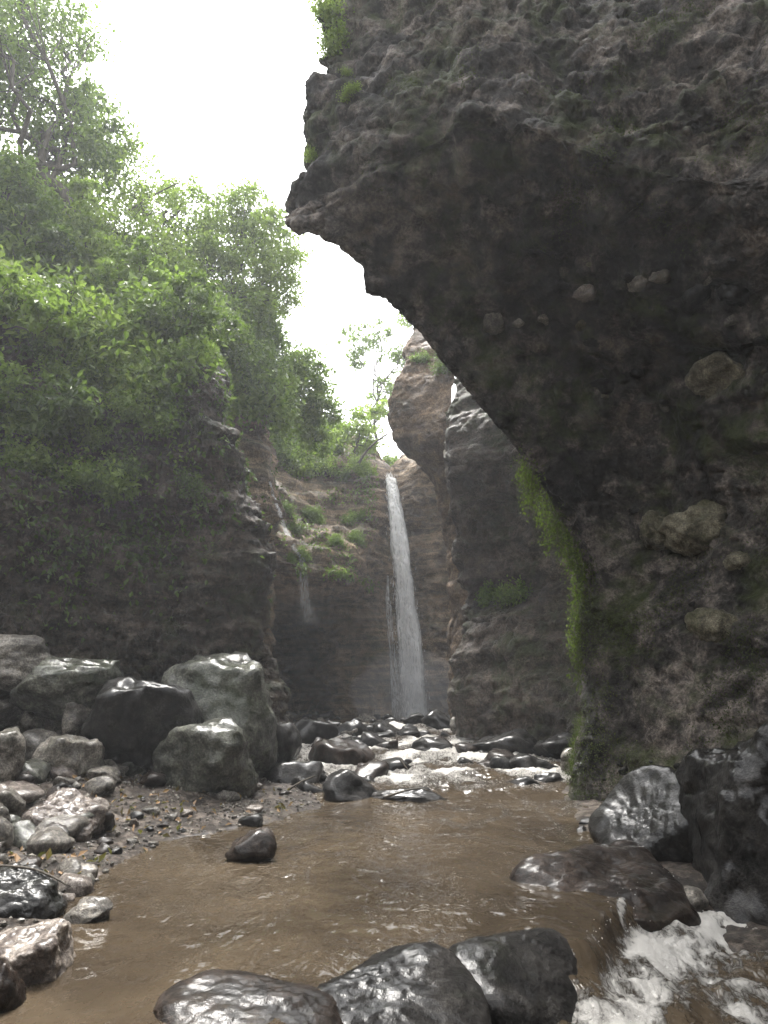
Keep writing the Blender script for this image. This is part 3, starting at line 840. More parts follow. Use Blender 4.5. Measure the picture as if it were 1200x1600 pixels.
B = [
 # boulder pile on the left bank
 ((240,1016,438,1200), 11.7, 'green', "largest greenish grey boulder of the bank, a flat-topped block against the cliff", 101, 5, 0.4),
 ((244,1121,402,1258), 10.3, 'green', "mottled rounded boulder standing in front of the flat-topped block", 102, 5, 0.5),
 ((147,1059,318,1214), 10.7, 'wet', "very dark brown boulder with a ridged top, between two greenish boulders", 103, 5, 0.6),
 ((16,1027,188,1118), 10.7, 'green', "dark wedge-shaped boulder with a pale mossy top", 104, 5, 0.7),
 ((-70,992,108,1080), 11.0, 'grey', "long pale grey boulder highest on the pile, under the dark cliff", 105, 5, 0.3),
 ((58,1149,158,1245), 9.7, 'grey', "speckled grey boulder with a pointed shoulder above the brown shiny boulder", 106, 5, 0.6),
 ((22,1238,154,1354), 7.7, 'pale', "shiny pinkish brown boulder at the edge of the pool", 107, 6, 0.35),
 ((-52,1137,43,1244), 8.8, 'grey', "round olive grey boulder cut by the left picture edge", 108, 5, 0.2),
 ((97,1097,147,1151), 10.4, 'grey', "rounded pale stone leaning on the very dark boulder", 109, 4, 0.3),
 ((26,1139,108,1192), 10.1, 'grey', "flat pale slab lying behind the speckled boulder", 110, 4, 0.4),
 ((-34,1092,37,1137), 11.0, 'grey', "squat brownish stone at the left edge below the wedge-shaped boulder", 111, 4, 0.5),
 ((36,1097,69,1143), 10.7, 'grey', "small upright stone like a tooth in the pile", 112, 4, 0.6),
 ((137,1224,201,1277), 9.4, 'wet', "small black pitted rock beside the flat pale stone", 113, 4, 0.4),
 ((197,1246,246,1272), 9.3, 'grey', "flat pale stone on the gravel next to a black pitted rock", 114, 4, 0.3),
 ((151,1187,196,1230), 10.2, 'grey', "angular stone with a white streak at the foot of the very dark boulder", 115, 4, 0.7),
 ((190,1196,250,1245), 10.6, 'brown', "brown muddy stone tucked under the very dark boulder", 116, 4, 0.5),
 ((-50,1360,106,1458), 5.45, 'wet', "dark speckled boulder at the water's edge beneath a stick", 117, 6, 0.25),
 ((-60,1449,112,1566), 4.4, 'pale', "pale streaked wet boulder in the lower left corner of the pool", 118, 6, 0.35),
 ((104,1404,176,1448), 5.3, 'grey', "small wet round stone standing in the pool beside the dark speckled boulder", 119, 4, 0.2),
 ((356,1297,434,1352), 7.1, 'brown', "split ridged stone alone in the calm pool", 120, 4, 0.6),
 ((100,1350,152,1388), 6.35, 'grey', "small grey stone half buried below the pinkish brown boulder", 121, 4, 0.3),
 ((404,1128,470,1208), 12.0, 'wet', "dark wet boulder with a bright top beside the flat-topped block", 122, 4, 0.3),
 ((-34,1505,38,1600), 3.95, 'brown', "reddish brown wet rock in the bottom left corner", 123, 4, 0.4),
 ((80,1128,122,1160), 10.8, 'grey', "small round stone in a gap of the pile above the slab", 124, 4, 0.3),
 ((182,1100,240,1160), 12.6, 'grey', "grey stone half hidden behind the very dark boulder", 125, 4, 0.4),
 ((418,1085,446,1140), 14.5, 'green', "tall narrow stone at the foot of the cliff beside the cave", 126, 4, 0.4),
 # rocks in and along the rapids
 ((503,1203,602,1274), 10.9, 'wet', "jagged black rock with a hollow at the upper edge of the pool", 130, 4, 0.85),
 ((480,1153,587,1218), 14.0, 'brown', "sloping brown slab left of the rapids", 132, 4, 0.7),
 ((581,1184,653,1222), 13.0, 'wet', "pointed dark rock with a twig in the middle of the rapids", 133, 4, 0.7),
 ((639,1152,717,1190), 15.4, 'wet', "dark two-humped rock parting the upper rapids", 134, 4, 0.5),
 ((699,1204,731,1226), 12.4, 'wet', "smallest dark rock standing alone in the white water", 135, 4, 0.5),
 ((733,1091,832,1163), 17.6, 'wet', "tall shiny boulder right of the waterfall foot", 136, 4, 0.35),
 ((834,1100,915,1152), 16.4, 'wet', "dark flat-topped slab against the mossy pillar", 137, 4, 0.7),
 ((733,1139,838,1188), 15.0, 'wet', "long shiny rock sloping down to the rapids below the tall shiny boulder", 138, 4, 0.4),
 ((794,1178,872,1228), 13.0, 'wet', "tilted wet rock on the right edge of the rapids", 139, 4, 0.5),
 ((834,1144,908,1188), 14.4, 'wet', "rounded dark rock under the flat-topped slab", 140, 4, 0.4),
 ((788,1213,845,1246), 11.6, 'wet', "low dark rock at the foot of the rapids, on the right", 141, 4, 0.5),
 ((836,1208,890,1242), 12.0, 'wet', "low grey rock touching the foot of the mossy pillar", 142, 4, 0.4),
 ((518,1124,577,1170), 18.0, 'wet', "black blocky rock left of the waterfall foot", 143, 4, 0.6),
 ((573,1144,620,1164), 17.2, 'wet', "low black rock between the blocky rock and the rapids", 144, 4, 0.5),
 ((658,1109,706,1147), 20.0, 'wet', "dark rock in front of the waterfall's foot", 145, 4, 0.5),
 ((702,1119,738,1153), 18.2, 'grey', "smooth round grey rock next to the tall shiny boulder", 146, 4, 0.2),
 ((628,1114,664,1138), 21.0, 'wet', "low wet rock just below the waterfall", 147, 4, 0.5),
 ((400,1188,505,1250), 11.8, 'wet', "broad flat shiny slab at the head of the gravel bank", 148, 4, 0.5),
 ((448,1214,518,1266), 11.2, 'wet', "wet grey rock between the shiny slab and the jagged black rock", 149, 4, 0.6),
 ((458,1124,530,1172), 16.8, 'wet', "glistening rock in front of the dark cave", 150, 4, 0.6),
 ((872,1168,912,1212), 12.6, 'grey', "pale wet stone wedged beside the mossy pillar", 151, 4, 0.5),
 ((575,1126,622,1146), 20.0, 'wet', "flat dark stone at the far edge of the rapids, left of the fall", 152, 4, 0.5),
 # large rocks in front, on the right and at the lip of the pool
 ((930,1202,1084,1392), 7.3, 'wet', "triangular black boulder with a bright sloping top", 160, 6, 0.75),
 ((1054,1128,1300,1440), 6.6, 'wet', "huge rounded black boulder at the right picture edge", 161, 6, 0.2),
 ((772,1338,1096,1535), 6.3, 'brown', "flat wet brown rock in the stream, water sliding over it", 162, 6, 0.3),
 ((405,1512,765,1740), 4.3, 'wet', "round black wet rock at the bottom of the picture, in the lip of the pool", 163, 6, 0.15),
 ((205,1548,600,1730), 3.95, 'brown', "smooth brown wet rock at the bottom edge, left of the round black one", 164, 6, 0.2),
 ((690,1484,930,1650), 4.62, 'wet', "dark rock veiled by sliding water next to the white plunge", 267, 6, 0.15),
 ((1036,1386,1112,1424), 6.2, 'grey', "small bluish stone wedged under the huge black boulder", 166, 4, 0.5),
]
for box, Y, mat, lab, seed, sub, sharp in B:
    kw = dict(fine=0.014) if seed in (107, 117, 118) else {}
    if seed == 162: kw = dict(ry=0.62, sink=0.1, rough=0.06, fine=0.010, cuts=5, planes=[((0.12, -0.22, 1), 0.33), ((-0.5, -0.35, 0.75), 0.6), ((0.7, -0.3, 0.7), 0.6)])
    if seed in (163, 164): kw = dict(ry=0.5, rough=0.035, fine=0.008, cuts=6, planes=[((0.1, -0.3, 1), 0.5)])
    if seed == 267: kw = dict(ry=0.42, rough=0.025, fine=0.007, cuts=6, planes=[((0.05, -0.35, 1), 0.5)])
    if seed == 161: kw = dict(ry=0.95, rough=0.10, fine=0.016)
    if seed == 101: kw = dict(ry=0.9, cuts=3, planes=[((0.0, -0.15, 1), 0.6), ((-0.1, -1, 0.45), 0.7), ((0.9, -0.5, 0.25), 0.8)])
    if seed in (160,): kw = dict(ry=0.6, cuts=4, rough=0.03, fine=0.006, planes=[((-0.62, -0.45, 0.75), 0.34), ((-0.3, -1, -0.12), 0.5), ((1, -0.2, 0.1), 0.6), ((-1, 0, -0.3), 0.72)])
    boulder(box, Y, mat, lab, seed, sub, sharp=sharp, **kw)
# the flat dark slab that closes the pool
slab = boulder((576,1231,714,1262), 10.75, 'wet', "long flat black slab lying across the foot of the rapids", 131, 5, ry=0.28, sharp=0.8)

# small stones: shared shapes, each its own object
protos = [rock_mesh("stone", (1, 0.85, 0.62), 300 + k, 3, 0.5, 0.10, 10) for k in range(8)]
def ground_at(x, y):
    loc, n_, i_, d_ = BVHS['G'].ray_cast(Vector((x, y, 6)), Vector((0, 0, -1)))
    return loc.z if loc else 0.0
def stone(name, x, y, z, r, mat, label, group, rs, squash=1.0):
    me = protos[rs.randrange(8)]
    key = (me.name, mat)
    if key not in STONES:
        c = me.copy(); c.materials.clear(); c.materials.append(M[mat]); STONES[key] = c
    o = bpy.data.objects.new(name, STONES[key])
    COL.objects.link(o)
    o.location = (x, y, z)
    o.scale = (r, r, r * squash)
    o.rotation_euler = (rs.uniform(-0.4, 0.4), rs.uniform(-0.4, 0.4), rs.uniform(0, 6.3))
    return tag(o, label, "stone", group)
STONES = {}
TONE = {'grey': 'grey', 'wet': 'black wet', 'pale': 'pale', 'brown': 'reddish brown'}
def sized(r): return 'tiny' if r < 0.045 else 'small' if r < 0.09 else 'fist-sized' if r < 0.14 else 'larger'
NEAR = {101: 'the flat-topped block', 102: 'the mottled rounded boulder', 103: 'the very dark ridged boulder', 106: 'the speckled grey boulder',
        107: 'the shiny pinkish boulder', 108: 'the round boulder at the left edge', 110: 'the pale slab', 113: 'the black pitted rock', 114: 'the flat pale stone',
        117: 'the dark speckled boulder', 121: 'the half-buried grey stone', 148: 'the broad shiny slab', 149: 'the jagged black rock', 143: 'the black blocky rock', 145: 'the waterfall foot',
        136: 'the tall shiny boulder', 138: 'the long shiny rock', 150: 'the dark cave', 137: 'the flat-topped slab by the pillar', 134: 'the two-humped rock', 132: 'the sloping brown slab', 152: 'the far edge of the rapids',
        133: 'the pointed rock with a twig', 135: 'the smallest lone rock', 139: 'the tilted wet rock', 141: 'the low dark rock'}
SPOT = {sd_: P((b_[0] + b_[2]) / 2, b_[3], Y_) for b_, Y_, m_, l_, sd_, su_, sh_ in B}
def beside(x, y, among):
    return NEAR[min(among, key=lambda k: (SPOT[k][0] - x) ** 2 + (SPOT[k][1] - y) ** 2)]
BANK = (101, 102, 103, 106, 107, 108, 110, 113, 114, 117, 121, 148, 149)
HEAD = (143, 145, 136, 138, 150, 137, 134, 132, 152)
rs = random.Random(3)
cnt = 0
while cnt < 100:                                   # loose stones on the left bank
    px, py = rs.uniform(-60, 470), rs.uniform(1130, 1420)
    h = hit(px, py, ('G',))
    if not h: continue
    x, y, z = h[0]
    if not (5.5 < y < 13) or z < level(np.array([x]), np.array([y]))[0] + 0.0: continue
    r = rs.choice([0.03, 0.04, 0.05, 0.06, 0.08, 0.11, 0.15])
    stone("stone", x, y, z + r * 0.15, r, (mt := rs.choice(['grey', 'grey', 'wet', 'pale', 'brown'])), f"{sized(r)} {TONE[mt]} loose stone on the gravel beside {beside(x, y, BANK)}", "loose stones on the left bank", rs)
    cnt += 1
cnt = 0
while cnt < 50:                                    # mid-sized stones packed between the boulders of the pile
    px, py = rs.uniform(-60, 330), rs.uniform(1090, 1330)
    if px > 150 and py > 1265 - (px - 150) * 0.15: continue
    h = hit(px, py, ('G',))
    if not h: continue
    x, y, z = h[0]
    if not (6.5 < y < 11.3): continue
    r = rs.choice([0.13, 0.16, 0.2, 0.24, 0.28])
    mt = rs.choice(['grey', 'grey', 'green', 'pale', 'brown'])
    tn = {'green': 'greenish'}.get(mt) or TONE[mt]
    stone("stone", x, y, z + r * 0.25, r, mt, f"{'head-sized' if r < 0.18 else 'bulky'} {tn} stone packed in the pile beside {beside(x, y, BANK)}", "stones packed in the boulder pile", rs)
    cnt += 1
cnt = 0
while cnt < 78:                                   # rubble at the head of the rapids
    y = rs.uniform(13.5, 26); x = rs.uniform(-3.4, 3.6)
    if rs.random() < 0.6 and -0.6 < x < 1.8 + 0.05 * (y - 13) and y < 21: continue
    z = max(ground_at(x, y), level(np.array([x]), np.array([y]))[0])
    r = rs.choice([0.08, 0.1, 0.13, 0.17, 0.22, 0.3])
    stone("stone", x, y, z + r * 0.1, r, (mt := rs.choice(['wet', 'wet', 'wet', 'grey'])), f"{sized(r * 0.5)} {TONE[mt]} stone in the rubble near {beside(x, y, HEAD)}", "stones at the head of the rapids", rs)
    cnt += 1
cnt = 0
while cnt < 38:                                    # dark stones standing in the rapids
    y = rs.uniform(11.4, 20); x = rs.uniform(-1.3, 3.3)
    if 0.2 < x < 1.7 and rs.random() < 0.55: continue
    z = level(np.array([x]), np.array([y]))[0]
    r = rs.choice([0.16, 0.2, 0.26, 0.32, 0.4])
    mt = rs.choice(['wet', 'wet', 'wet', 'brown'])
    stone("stone", x, y, z + r * 0.05, r, mt, f"{'small' if r < 0.22 else 'broad' if r > 0.3 else 'middling'} {TONE[mt]} rock standing in the rapids near {beside(x, y, HEAD + (133, 135, 139, 141))}", "rocks standing in the rapids", rs)
    cnt += 1
for k in range(20):                                # stones at the foot of the right cliff
    px, py = rs.uniform(900, 1060), rs.uniform(1190, 1300)
    h = hit(px, py, ('R', 'G'))
    if not h: continue
    r = rs.choice([0.03, 0.045, 0.06, 0.08])
    stone("stone", h[0].x, h[0].y, h[0].z, r, 'wet', "wet stone set in the foot of the overhanging cliff", "stones in the cliff foot", rs)

# stones embedded in the overhanging cliff
E = [
 ((1042,782,1158,866), 'olive', "large pale olive boulder set in the overhanging cliff", 0.2, 5),
 ((1000,790,1072,864), 'olive', "darker cracked half beside the large olive boulder in the cliff", 0.3, 5),
 ((1138,854,1180,893), 'olive', "small olive stone just below the large embedded boulder", 0.5, 4),
 ((1080,948,1160,1010), 'olive', "angular olive stone in the mossy cliff below the large embedded boulder", 0.7, 4),
 ((1090,542,1188,618), 'olive', "brown lens-shaped boulder set high in the dark cliff", 0.3, 4),
 ((896,444,936,470), 'pale', "pale flat stone alone in the dark underside of the cliff", 0.5, 4),
 ((984,427,1016,451), 'grey', "grey stone, lower of a pair in the cliff right of the pale flat stone", 0.5, 4),
 ((1016,416,1048,441), 'grey', "grey stone, upper of a pair in the cliff right of the pale flat stone", 0.5, 4),
 ((1066,435,1118,484), 'wet', "dark knobbly boulder jutting from the cliff beside the pair of grey stones", 0.4, 4),
 ((1124,434,1172,478), 'wet', "dark boulder jutting from the cliff nearest the right picture edge", 0.4, 4),
 ((754,480,790,522), 'grey', "upright grey stone in the dark underside near the cliff's edge", 0.5, 4),
 ((800,497,822,512), 'grey', "little grey stone right of the upright stone under the overhang", 0.5, 3),
 ((924,588,972,618), 'wet', "dark cracked stone in the blackest part of the cliff", 0.5, 4),
 ((840,490,866,506), 'grey', "little flat stone between the upright stone and the pale flat stone", 0.5, 3),
]
for k, (box, mat, lab, sharp, sub) in enumerate(E):
    x0, y0, x1, y1 = box
    h = hit((x0 + x1) / 2, (y0 + y1) / 2, ('R',))
    if not h: continue
    dist = h[2]
    rx, rz = (x1 - x0) / 2 / FOC * dist * 0.93, (y1 - y0) / 2 / FOC * dist * 0.93
    ry = 0.6 * (rx + rz)
    me = rock_mesh("embedded_stone", (rx, ry, rz), 500 + k, sub, min(1, sharp + 0.35), 0.12, 9)
    o = add("embedded_stone", me, M[mat], None, lab, "stone", "stones embedded in the overhanging cliff")
    o.location = h[0] + Vector((0, 1, 0)) * ry * 0.35

for k in range(60):
    px, py = rs.uniform(760, 1195), rs.uniform(380, 640) if k < 38 else rs.uniform(640, 1080)
    if px < 760 + (py - 380) * 0.55: continue
    h = hit(px, py, ('R',))
    if not h: continue
    r = rs.choice([0.03, 0.04, 0.05, 0.07, 0.1])
    mt = rs.choice(['grey', 'olive', 'wet', 'wet'])
    stone("embedded_stone", h[0].x, h[0].y, h[0].z, r, mt, f"{sized(r)} {dict(TONE, olive='olive')[mt]} stone studding the overhanging cliff, " + ('under the overhang' if k < 38 else 'low on the mossy wall'), "small stones studding the overhanging cliff", rs)

# ------------------------------------------------------------------ plants
def leaves(pts, nrm, size, rs, droop=0.3, tint=None, narrow=0.56):
    """folded leaves: two triangles each, meeting at the midrib"""
    n = len(pts)
    d = rs.normal(size=(n, 3)); d[:, 2] -= droop
    d = d / (np.linalg.norm(d, axis=1)[:, None] + 1e-9)
    up = nrm + 0.55 * rs.normal(size=(n, 3))
    up -= d * (up * d).sum(1)[:, None]
    up /= np.linalg.norm(up, axis=1)[:, None] + 1e-9
    s = np.cross(d, up)
    L = (size * rs.uniform(0.6, 1.3, n))[:, None]
    Wd = L * narrow
    b = pts
    tip = pts + d * L - up * L * 0.12
    mid = pts + d * L * 0.45
    l = mid + s * Wd * 0.5 + up * L * 0.10
    r = mid - s * Wd * 0.5 + up * L * 0.10
    V = np.stack([b, l, tip, r], 1).reshape(-1, 3)
    F = (np.array([[0, 1, 2], [0, 2, 3]])[None] + 4 * np.arange(n)[:, None, None]).reshape(-1, 3)
    if tint is None: tint = rs.rand(n)
    return V, F, np.repeat(np.clip(tint, 0, 1), 4)

def leaf_mesh(name, pts, nrm, size, seed, **kw):
    rs_ = np.random.RandomState(seed)
    V, F, T = leaves(np.asarray(pts), np.asarray(nrm), size, rs_, **kw)
    me = mesh_from(name, V, F, False)
    attr(me, "tint", T)
    return me

def tube(paths, k=6):
    """tapered tubes; paths: list of (points, radius at start, radius at end)"""
    VV, FF, base = [], [], 0
    for pts, r0, r1 in paths:
        pts = np.asarray(pts, float)
        n = len(pts)
        t = np.gradient(pts, axis=0); t /= np.linalg.norm(t, axis=1)[:, None] + 1e-9
        a = np.cross(t, np.array([0.3, 0.9, 0.15])); a /= np.linalg.norm(a, axis=1)[:, None] + 1e-9
        b = np.cross(t, a)
        r = np.linspace(r0, r1, n)
        ang = np.linspace(0, 2 * math.pi, k, endpoint=False)
        V = pts[:, None] + r[:, None, None] * (a[:, None] * np.cos(ang)[None, :, None] + b[:, None] * np.sin(ang)[None, :, None])
        idx = base + np.arange(n * k).reshape(n, k)
        nx = np.roll(idx, -1, 1)
        FF.append(np.stack([idx[:-1], nx[:-1], nx[1:], idx[1:]], -1).reshape(-1, 4))
        VV.append(V.reshape(-1, 3)); base += n * k
    return np.concatenate(VV), np.concatenate(FF)

def bend(a, b, n, wob, rs_, sag=0.0):
    t = np.linspace(0, 1, n)[:, None]
    p = np.asarray(a) * (1 - t) + np.asarray(b) * t
    w = np.cumsum(rs_.normal(size=(n, 3)), 0); w -= w[0] + (w[-1] - w[0]) * t
    L = np.linalg.norm(np.asarray(b) - np.asarray(a))
    p = p + w * wob * L / n
    p[:, 2] -= sag * L * (t[:, 0] ** 2 - t[:, 0])
    return p

def tree(name, base, lobes, label, seed, mat='leaf', leaf=0.15, per=34, clumps=26, r0=0.13, group=None, droop=0.3):
    """lobes: (px, py, Y, radius m, density) - the crown's masses; limbs run from the trunk to each"""
    rs_ = np.random.RandomState(seed)
    base = np.asarray(base, float)
    root = empty(name, base, label, "tree", group)
    cs = [P(a, b, c) for a, b, c, _, _ in lobes]
    top = np.mean(cs, 0)
    trunk = bend(base, base * 0.3 + top * 0.7, 12, 0.35, rs_)
    paths = [(trunk, r0, r0 * 0.5)]
    pts, nr, tn = [], [], []
    for c, (_, _, _, rad, dens) in zip(cs, lobes):
        st = trunk[rs_.randint(6, 12)]
        limb = bend(st, c, 9, 0.5, rs_, 0.1)
        paths.append((limb, r0 * 0.45, r0 * 0.16))
        for k in range(int(clumps * dens)):
            v = rs_.normal(size=3); v /= np.linalg.norm(v)
            q = c + v * rad * (0.35 + 0.65 * rs_.rand() ** 0.5) * np.array([1.1, 1.1, 0.85])
            if k % 2 == 0:
                paths.append((bend(limb[rs_.randint(4, 9)], q, 5, 0.5, rs_), r0 * 0.11, r0 * 0.03))
            m = int(per * rs_.uniform(0.5, 1.4))
            cr = rad * rs_.uniform(0.12, 0.27)
            o_ = rs_.normal(size=(m, 3)) * cr * np.array([1, 1, 0.55])
            pts.append(q + o_)
            nn = np.tile(np.array([0.0, 0.0, 1.0]) + v * 0.6, (m, 1)); nr.append(nn)
            tn.append(np.clip(rs_.normal(0.45 + 0.25 * rs_.normal(), 0.2, m), 0, 1))
    V, F = tube(paths)
    under(add("trunk", mesh_from("trunk", V, F), M['bark'], root), root)
    me = leaf_mesh("crown", np.concatenate(pts), np.concatenate(nr), leaf, seed + 1, droop=droop, tint=np.concatenate(tn))
    under(add("crown", me, M[mat], root), root)
    return root

def on(px, py, keys=None, dflt=20):
    h = hit(px, py, keys)
    return np.array(h[0]) if h else P(px, py, dflt)

b0 = on(60, 330, ('L',))
tree("leaning_tree", on(118, 420, ('L',)), [(20,60,17.5,1.9,1.1),(95,40,18,1.2,0.6),(60,170,17.8,1.5,0.9),(-70,100,16,2,1),(130,160,18.5,0.8,0.45),(110,260,18,1.3,0.9),(10,310,15.5,1.2,0.9),(170,225,18.5,0.8,0.5),(-40,-80,17,2,1),(-40,20,15,1.2,0.6)],
     "tall tree with a thick dark leaning trunk in the upper left corner", 21, 'leaf', 0.16, 60, 60, 0.2)
tree("bushy_tree", P(250, 480, 19), [(215,290,19,1.3,1.1),(180,360,18,1.4,1.1),(262,330,19.5,1.1,0.9),(150,420,17,1.3,1.1),(240,400,18.5,1.4,1.1),(285,300,20,0.7,0.5),(120,330,18,1.3,0.9)],
     "yellowish green tree with bare twigs reaching over the vegetated cliff", 22, 'leaf_lime', 0.135, 46, 34, 0.14)
tree("round_tree", P(345, 590, 19.5), [(380,330,21,1.0,1.3),(350,370,21,1.0,1.1),(415,370,21,1.0,1.2),(440,420,21,0.85,1.0),(385,430,20.5,1.2,1.2),(330,430,20,1.1,1.0),(425,470,21,0.8,0.9),(300,390,20,1.0,0.9)],
     "round-topped green tree standing against the white sky above the buttress", 23, 'leaf_lime', 0.145, 54, 36, 0.12)
tree("slender_tree", P(320, 580, 18.0), [(300,480,18,0.9,0.8),(345,500,18.5,0.8,0.8),(270,440,18,0.9,0.8),(360,460,19,0.8,0.7)],
     "slender thin-leaved tree with visible stems below the round-topped tree", 24, 'leaf', 0.12, 40, 30, 0.09)
tree("edge_tree", P(440, 640, 23), [(440,560,22.5,1.1,1.2),(480,590,23,0.9,1.1),(420,620,22,1.0,1.0),(500,640,23.5,0.7,0.9),(465,640,23,0.9,1.0),(495,690,24,0.6,0.7)],
     "bright green tree leaning out at the gorge edge left of the fall", 25, 'leaf', 0.15, 60, 38, 0.12)
tree("airy_tree", P(585, 715, 34), [(555,530,34,0.9,0.45),(590,520,34,0.8,0.4),(615,560,34,0.8,0.5),(600,610,34,0.8,0.5),(560,560,34,0.6,0.35),(575,650,34,0.9,0.5),(640,500,34,0.9,0.5)],
     "airy thin tree against the sky in the gap above the waterfall", 26, 'leaf', 0.19, 34, 34, 0.10)
tree("small_tree", P(545, 725, 28), [(560,660,28,0.7,0.9),(575,685,28.5,0.6,0.9),(535,680,28,0.6,0.8),(590,640,29,0.5,0.5)],
     "small tree on the rim just left of the waterfall's top", 27, 'leaf_lime', 0.18, 26, 24, 0.07)
tree("rim_bush", P(605, 745, 33), [(590,728,33,0.7,1.3),(615,735,34,0.7,1.2),(570,725,32,0.6,1.0)],
     "bright bush in the notch behind the waterfall's top", 28, 'leaf_lime', 0.18, 30, 24, 0.05)

for px, py, dx, dy, mt, sd_, lab in ((30,430,25,-90,'leaf_dark',31,"dark sapling rising from the slope near the left edge"),(125,450,15,-110,'leaf_lime',32,"pale yellowish sapling leaning out over the brow of the left cliff"),
        (205,500,20,-80,'leaf',33,"thin green sapling on the brow, left of the slender tree"),(-10,540,45,-70,'leaf',34,"low sapling bending out from the left picture edge"),(285,560,25,-85,'leaf_dark',35,"dark sapling at the corner of the left cliff"),
        (160,560,10,60,'leaf_lime',36,"drooping pale sapling hanging below the brow of the left cliff"),(70,590,20,55,'leaf_dark',37,"dark drooping sapling hanging on the left cliff face")):
    bs = on(px, py, ('L',))
    Yb = bs[1] - 0.5
    tree("sapling", bs, [(px + dx, py + dy, Yb, 0.55, 0.8), (px + dx * 2, py + dy * 0.6, Yb - 0.2, 0.45, 0.7), (px - dx, py + dy * 0.8, Yb, 0.45, 0.7), (px + dx * 0.5, py + dy * 1.4, Yb, 0.35, 0.5)],
         lab, sd_, mt, 0.15, 30, 20, 0.05, "saplings on the left cliff", 0.5)

# shrubs on the vegetated cliff: four grown shapes, each shrub its own object with its own parts
def shrub_proto(seed, mat, leaf=0.145, n=26, rad=0.75, per=46):
    rs_ = np.random.RandomState(seed)
    paths, pts, nr, tn = [], [], [], []
    for k in range(n):
        v = rs_.normal(size=3); v[2] = abs(v[2]) * 0.7 + 0.15; v /= np.linalg.norm(v)
        e = v * rad * rs_.uniform(0.5, 1.1)
        st = bend((0, 0, -0.25), e, 7, 0.45, rs_, 0.25)
        paths.append((st, 0.016, 0.004))
        m = int(per * rs_.uniform(0.6, 1.4))
        idx = rs_.randint(3, 7, m)
        pts.append(st[idx] + rs_.normal(size=(m, 3)) * 0.13)
        nr.append(np.tile(np.array([0, 0, 1.0]) + 0.5 * v, (m, 1)))
        tn.append(np.clip(rs_.normal(0.45 + 0.25 * rs_.normal(), 0.2, m), 0, 1))
    V, F = tube(paths, 4)
    stem = mesh_from("stem", V, F); stem.materials.append(M['bark'])
    fo = leaf_mesh("foliage", np.concatenate(pts), np.concatenate(nr), leaf, seed + 1, tint=np.concatenate(tn)); fo.materials.append(M[mat])
    return stem, fo
SH = {('leaf', k): shrub_proto(60 + k, 'leaf') for k in range(3)}
SH.update({('leaf_lime', k): shrub_proto(70 + k, 'leaf_lime', 0.13) for k in range(2)})
SH.update({('leaf_dark', k): shrub_proto(80 + k, 'leaf_dark', 0.12) for k in range(2)})

def shrub(loc, nrm, scale, mat, label, group, rs_):
    ks = [k for k in SH if k[0] == mat]
    stem, fo = SH[ks[rs_.randrange(len(ks))]]
    root = empty("shrub", loc, label, "shrub", group)
    q = (Vector(nrm) * 0.7 + Vector((0, 0, 0.8))).normalized().to_track_quat('Z', 'Y')
    root.rotation_mode = 'QUATERNION'
    from mathutils import Quaternion
    root.rotation_quaternion = q @ Quaternion((0, 0, 1), rs_.uniform(0, 6.28))
    root.scale = (scale,) * 3
    for nm, me in (("stem", stem), ("foliage", fo)):
        o = bpy.data.objects.new(nm, me); COL.objects.link(o); o.parent = root
    return root

rs = random.Random(17)
def scatter_shrubs(n, poly, keys, smin, smax, mats, label, group, minz=-1.0):
    done = tries = 0
    while done < n and tries < n * 30:
        tries += 1
        px, py = rs.uniform(poly[0], poly[2]), rs.uniform(poly[1], poly[3])
        h = hit(px, py, keys)
        if not h or h[1].z < minz: continue
        sc_, mt = rs.uniform(smin, smax), rs.choice(mats)
        tone = {'leaf': 'mid green', 'leaf_lime': 'yellowish green', 'leaf_dark': 'dark green'}[mt]
        big = 'small ' if sc_ < smin + (smax - smin) / 3 else 'large ' if sc_ > smax - (smax - smin) / 3 else ''
        where = label
        if keys == ('L',):
            side = 'by the left edge' if px < 40 else 'under the yellowish tree' if px < 170 else 'left of the slender tree' if px < 270 else 'at the cliff corner'
            tier = 'high up ' if py < poly[1] + (poly[3] - poly[1]) / 3 else 'low down ' if py > poly[3] - (poly[3] - poly[1]) / 3 else ''
            where = f"{label}, {tier}{side}"
        elif poly[2] - poly[0] > 60:
            t_ = (px - poly[0]) / (poly[2] - poly[0])
            where = f"{label}, " + ('farther out' if t_ < 0.33 else 'closest in' if t_ > 0.67 else 'midway along')
        shrub(h[0], h[1], sc_, mt, f"{big}{tone} {where}", group, rs)
        done += 1
LM = ['leaf', 'leaf', 'leaf_lime', 'leaf_lime', 'leaf_dark']
scatter_shrubs(44, (-120, 60, 340, 560), ('L',), 0.6, 1.8, LM, "shrub on the upper slope", "shrubs on the slope above the left cliff")
scatter_shrubs(20, (90, 490, 345, 620), ('L',), 0.5, 1.4, ['leaf_lime', 'leaf', 'leaf_dark', 'leaf'], "shrub overhanging the brow", "shrubs along the brow of the left cliff")
scatter_shrubs(26, (-60, 560, 350, 780), ('L',), 0.35, 0.8, ['leaf_dark', 'leaf', 'leaf'], "shrub clinging to the cliff face", "shrubs clinging to the left cliff face")
scatter_shrubs(20, (350, 480, 420, 640), ('B',), 0.8, 1.4, ['leaf', 'leaf_dark'], "shrub on top of the brown buttress", "shrubs on the brown buttress")
scatter_shrubs(34, (405, 600, 530, 740), ('F',), 0.7, 1.3, ['leaf', 'leaf_lime', 'leaf_dark'], "shrub on the rim beside the fall", "shrubs on the rim left of the waterfall")
scatter_shrubs(12, (430, 790, 575, 880), ('F',), 0.35, 0.6, ['leaf_dark', 'leaf'], "shrub on the ledge left of the fall", "shrubs on the ledge left of the waterfall")
scatter_shrubs(6, (530, 690, 600, 745), ('F',), 0.5, 0.8, ['leaf_lime', 'leaf'], "shrub beside the waterfall's top", "shrubs beside the waterfall's top")
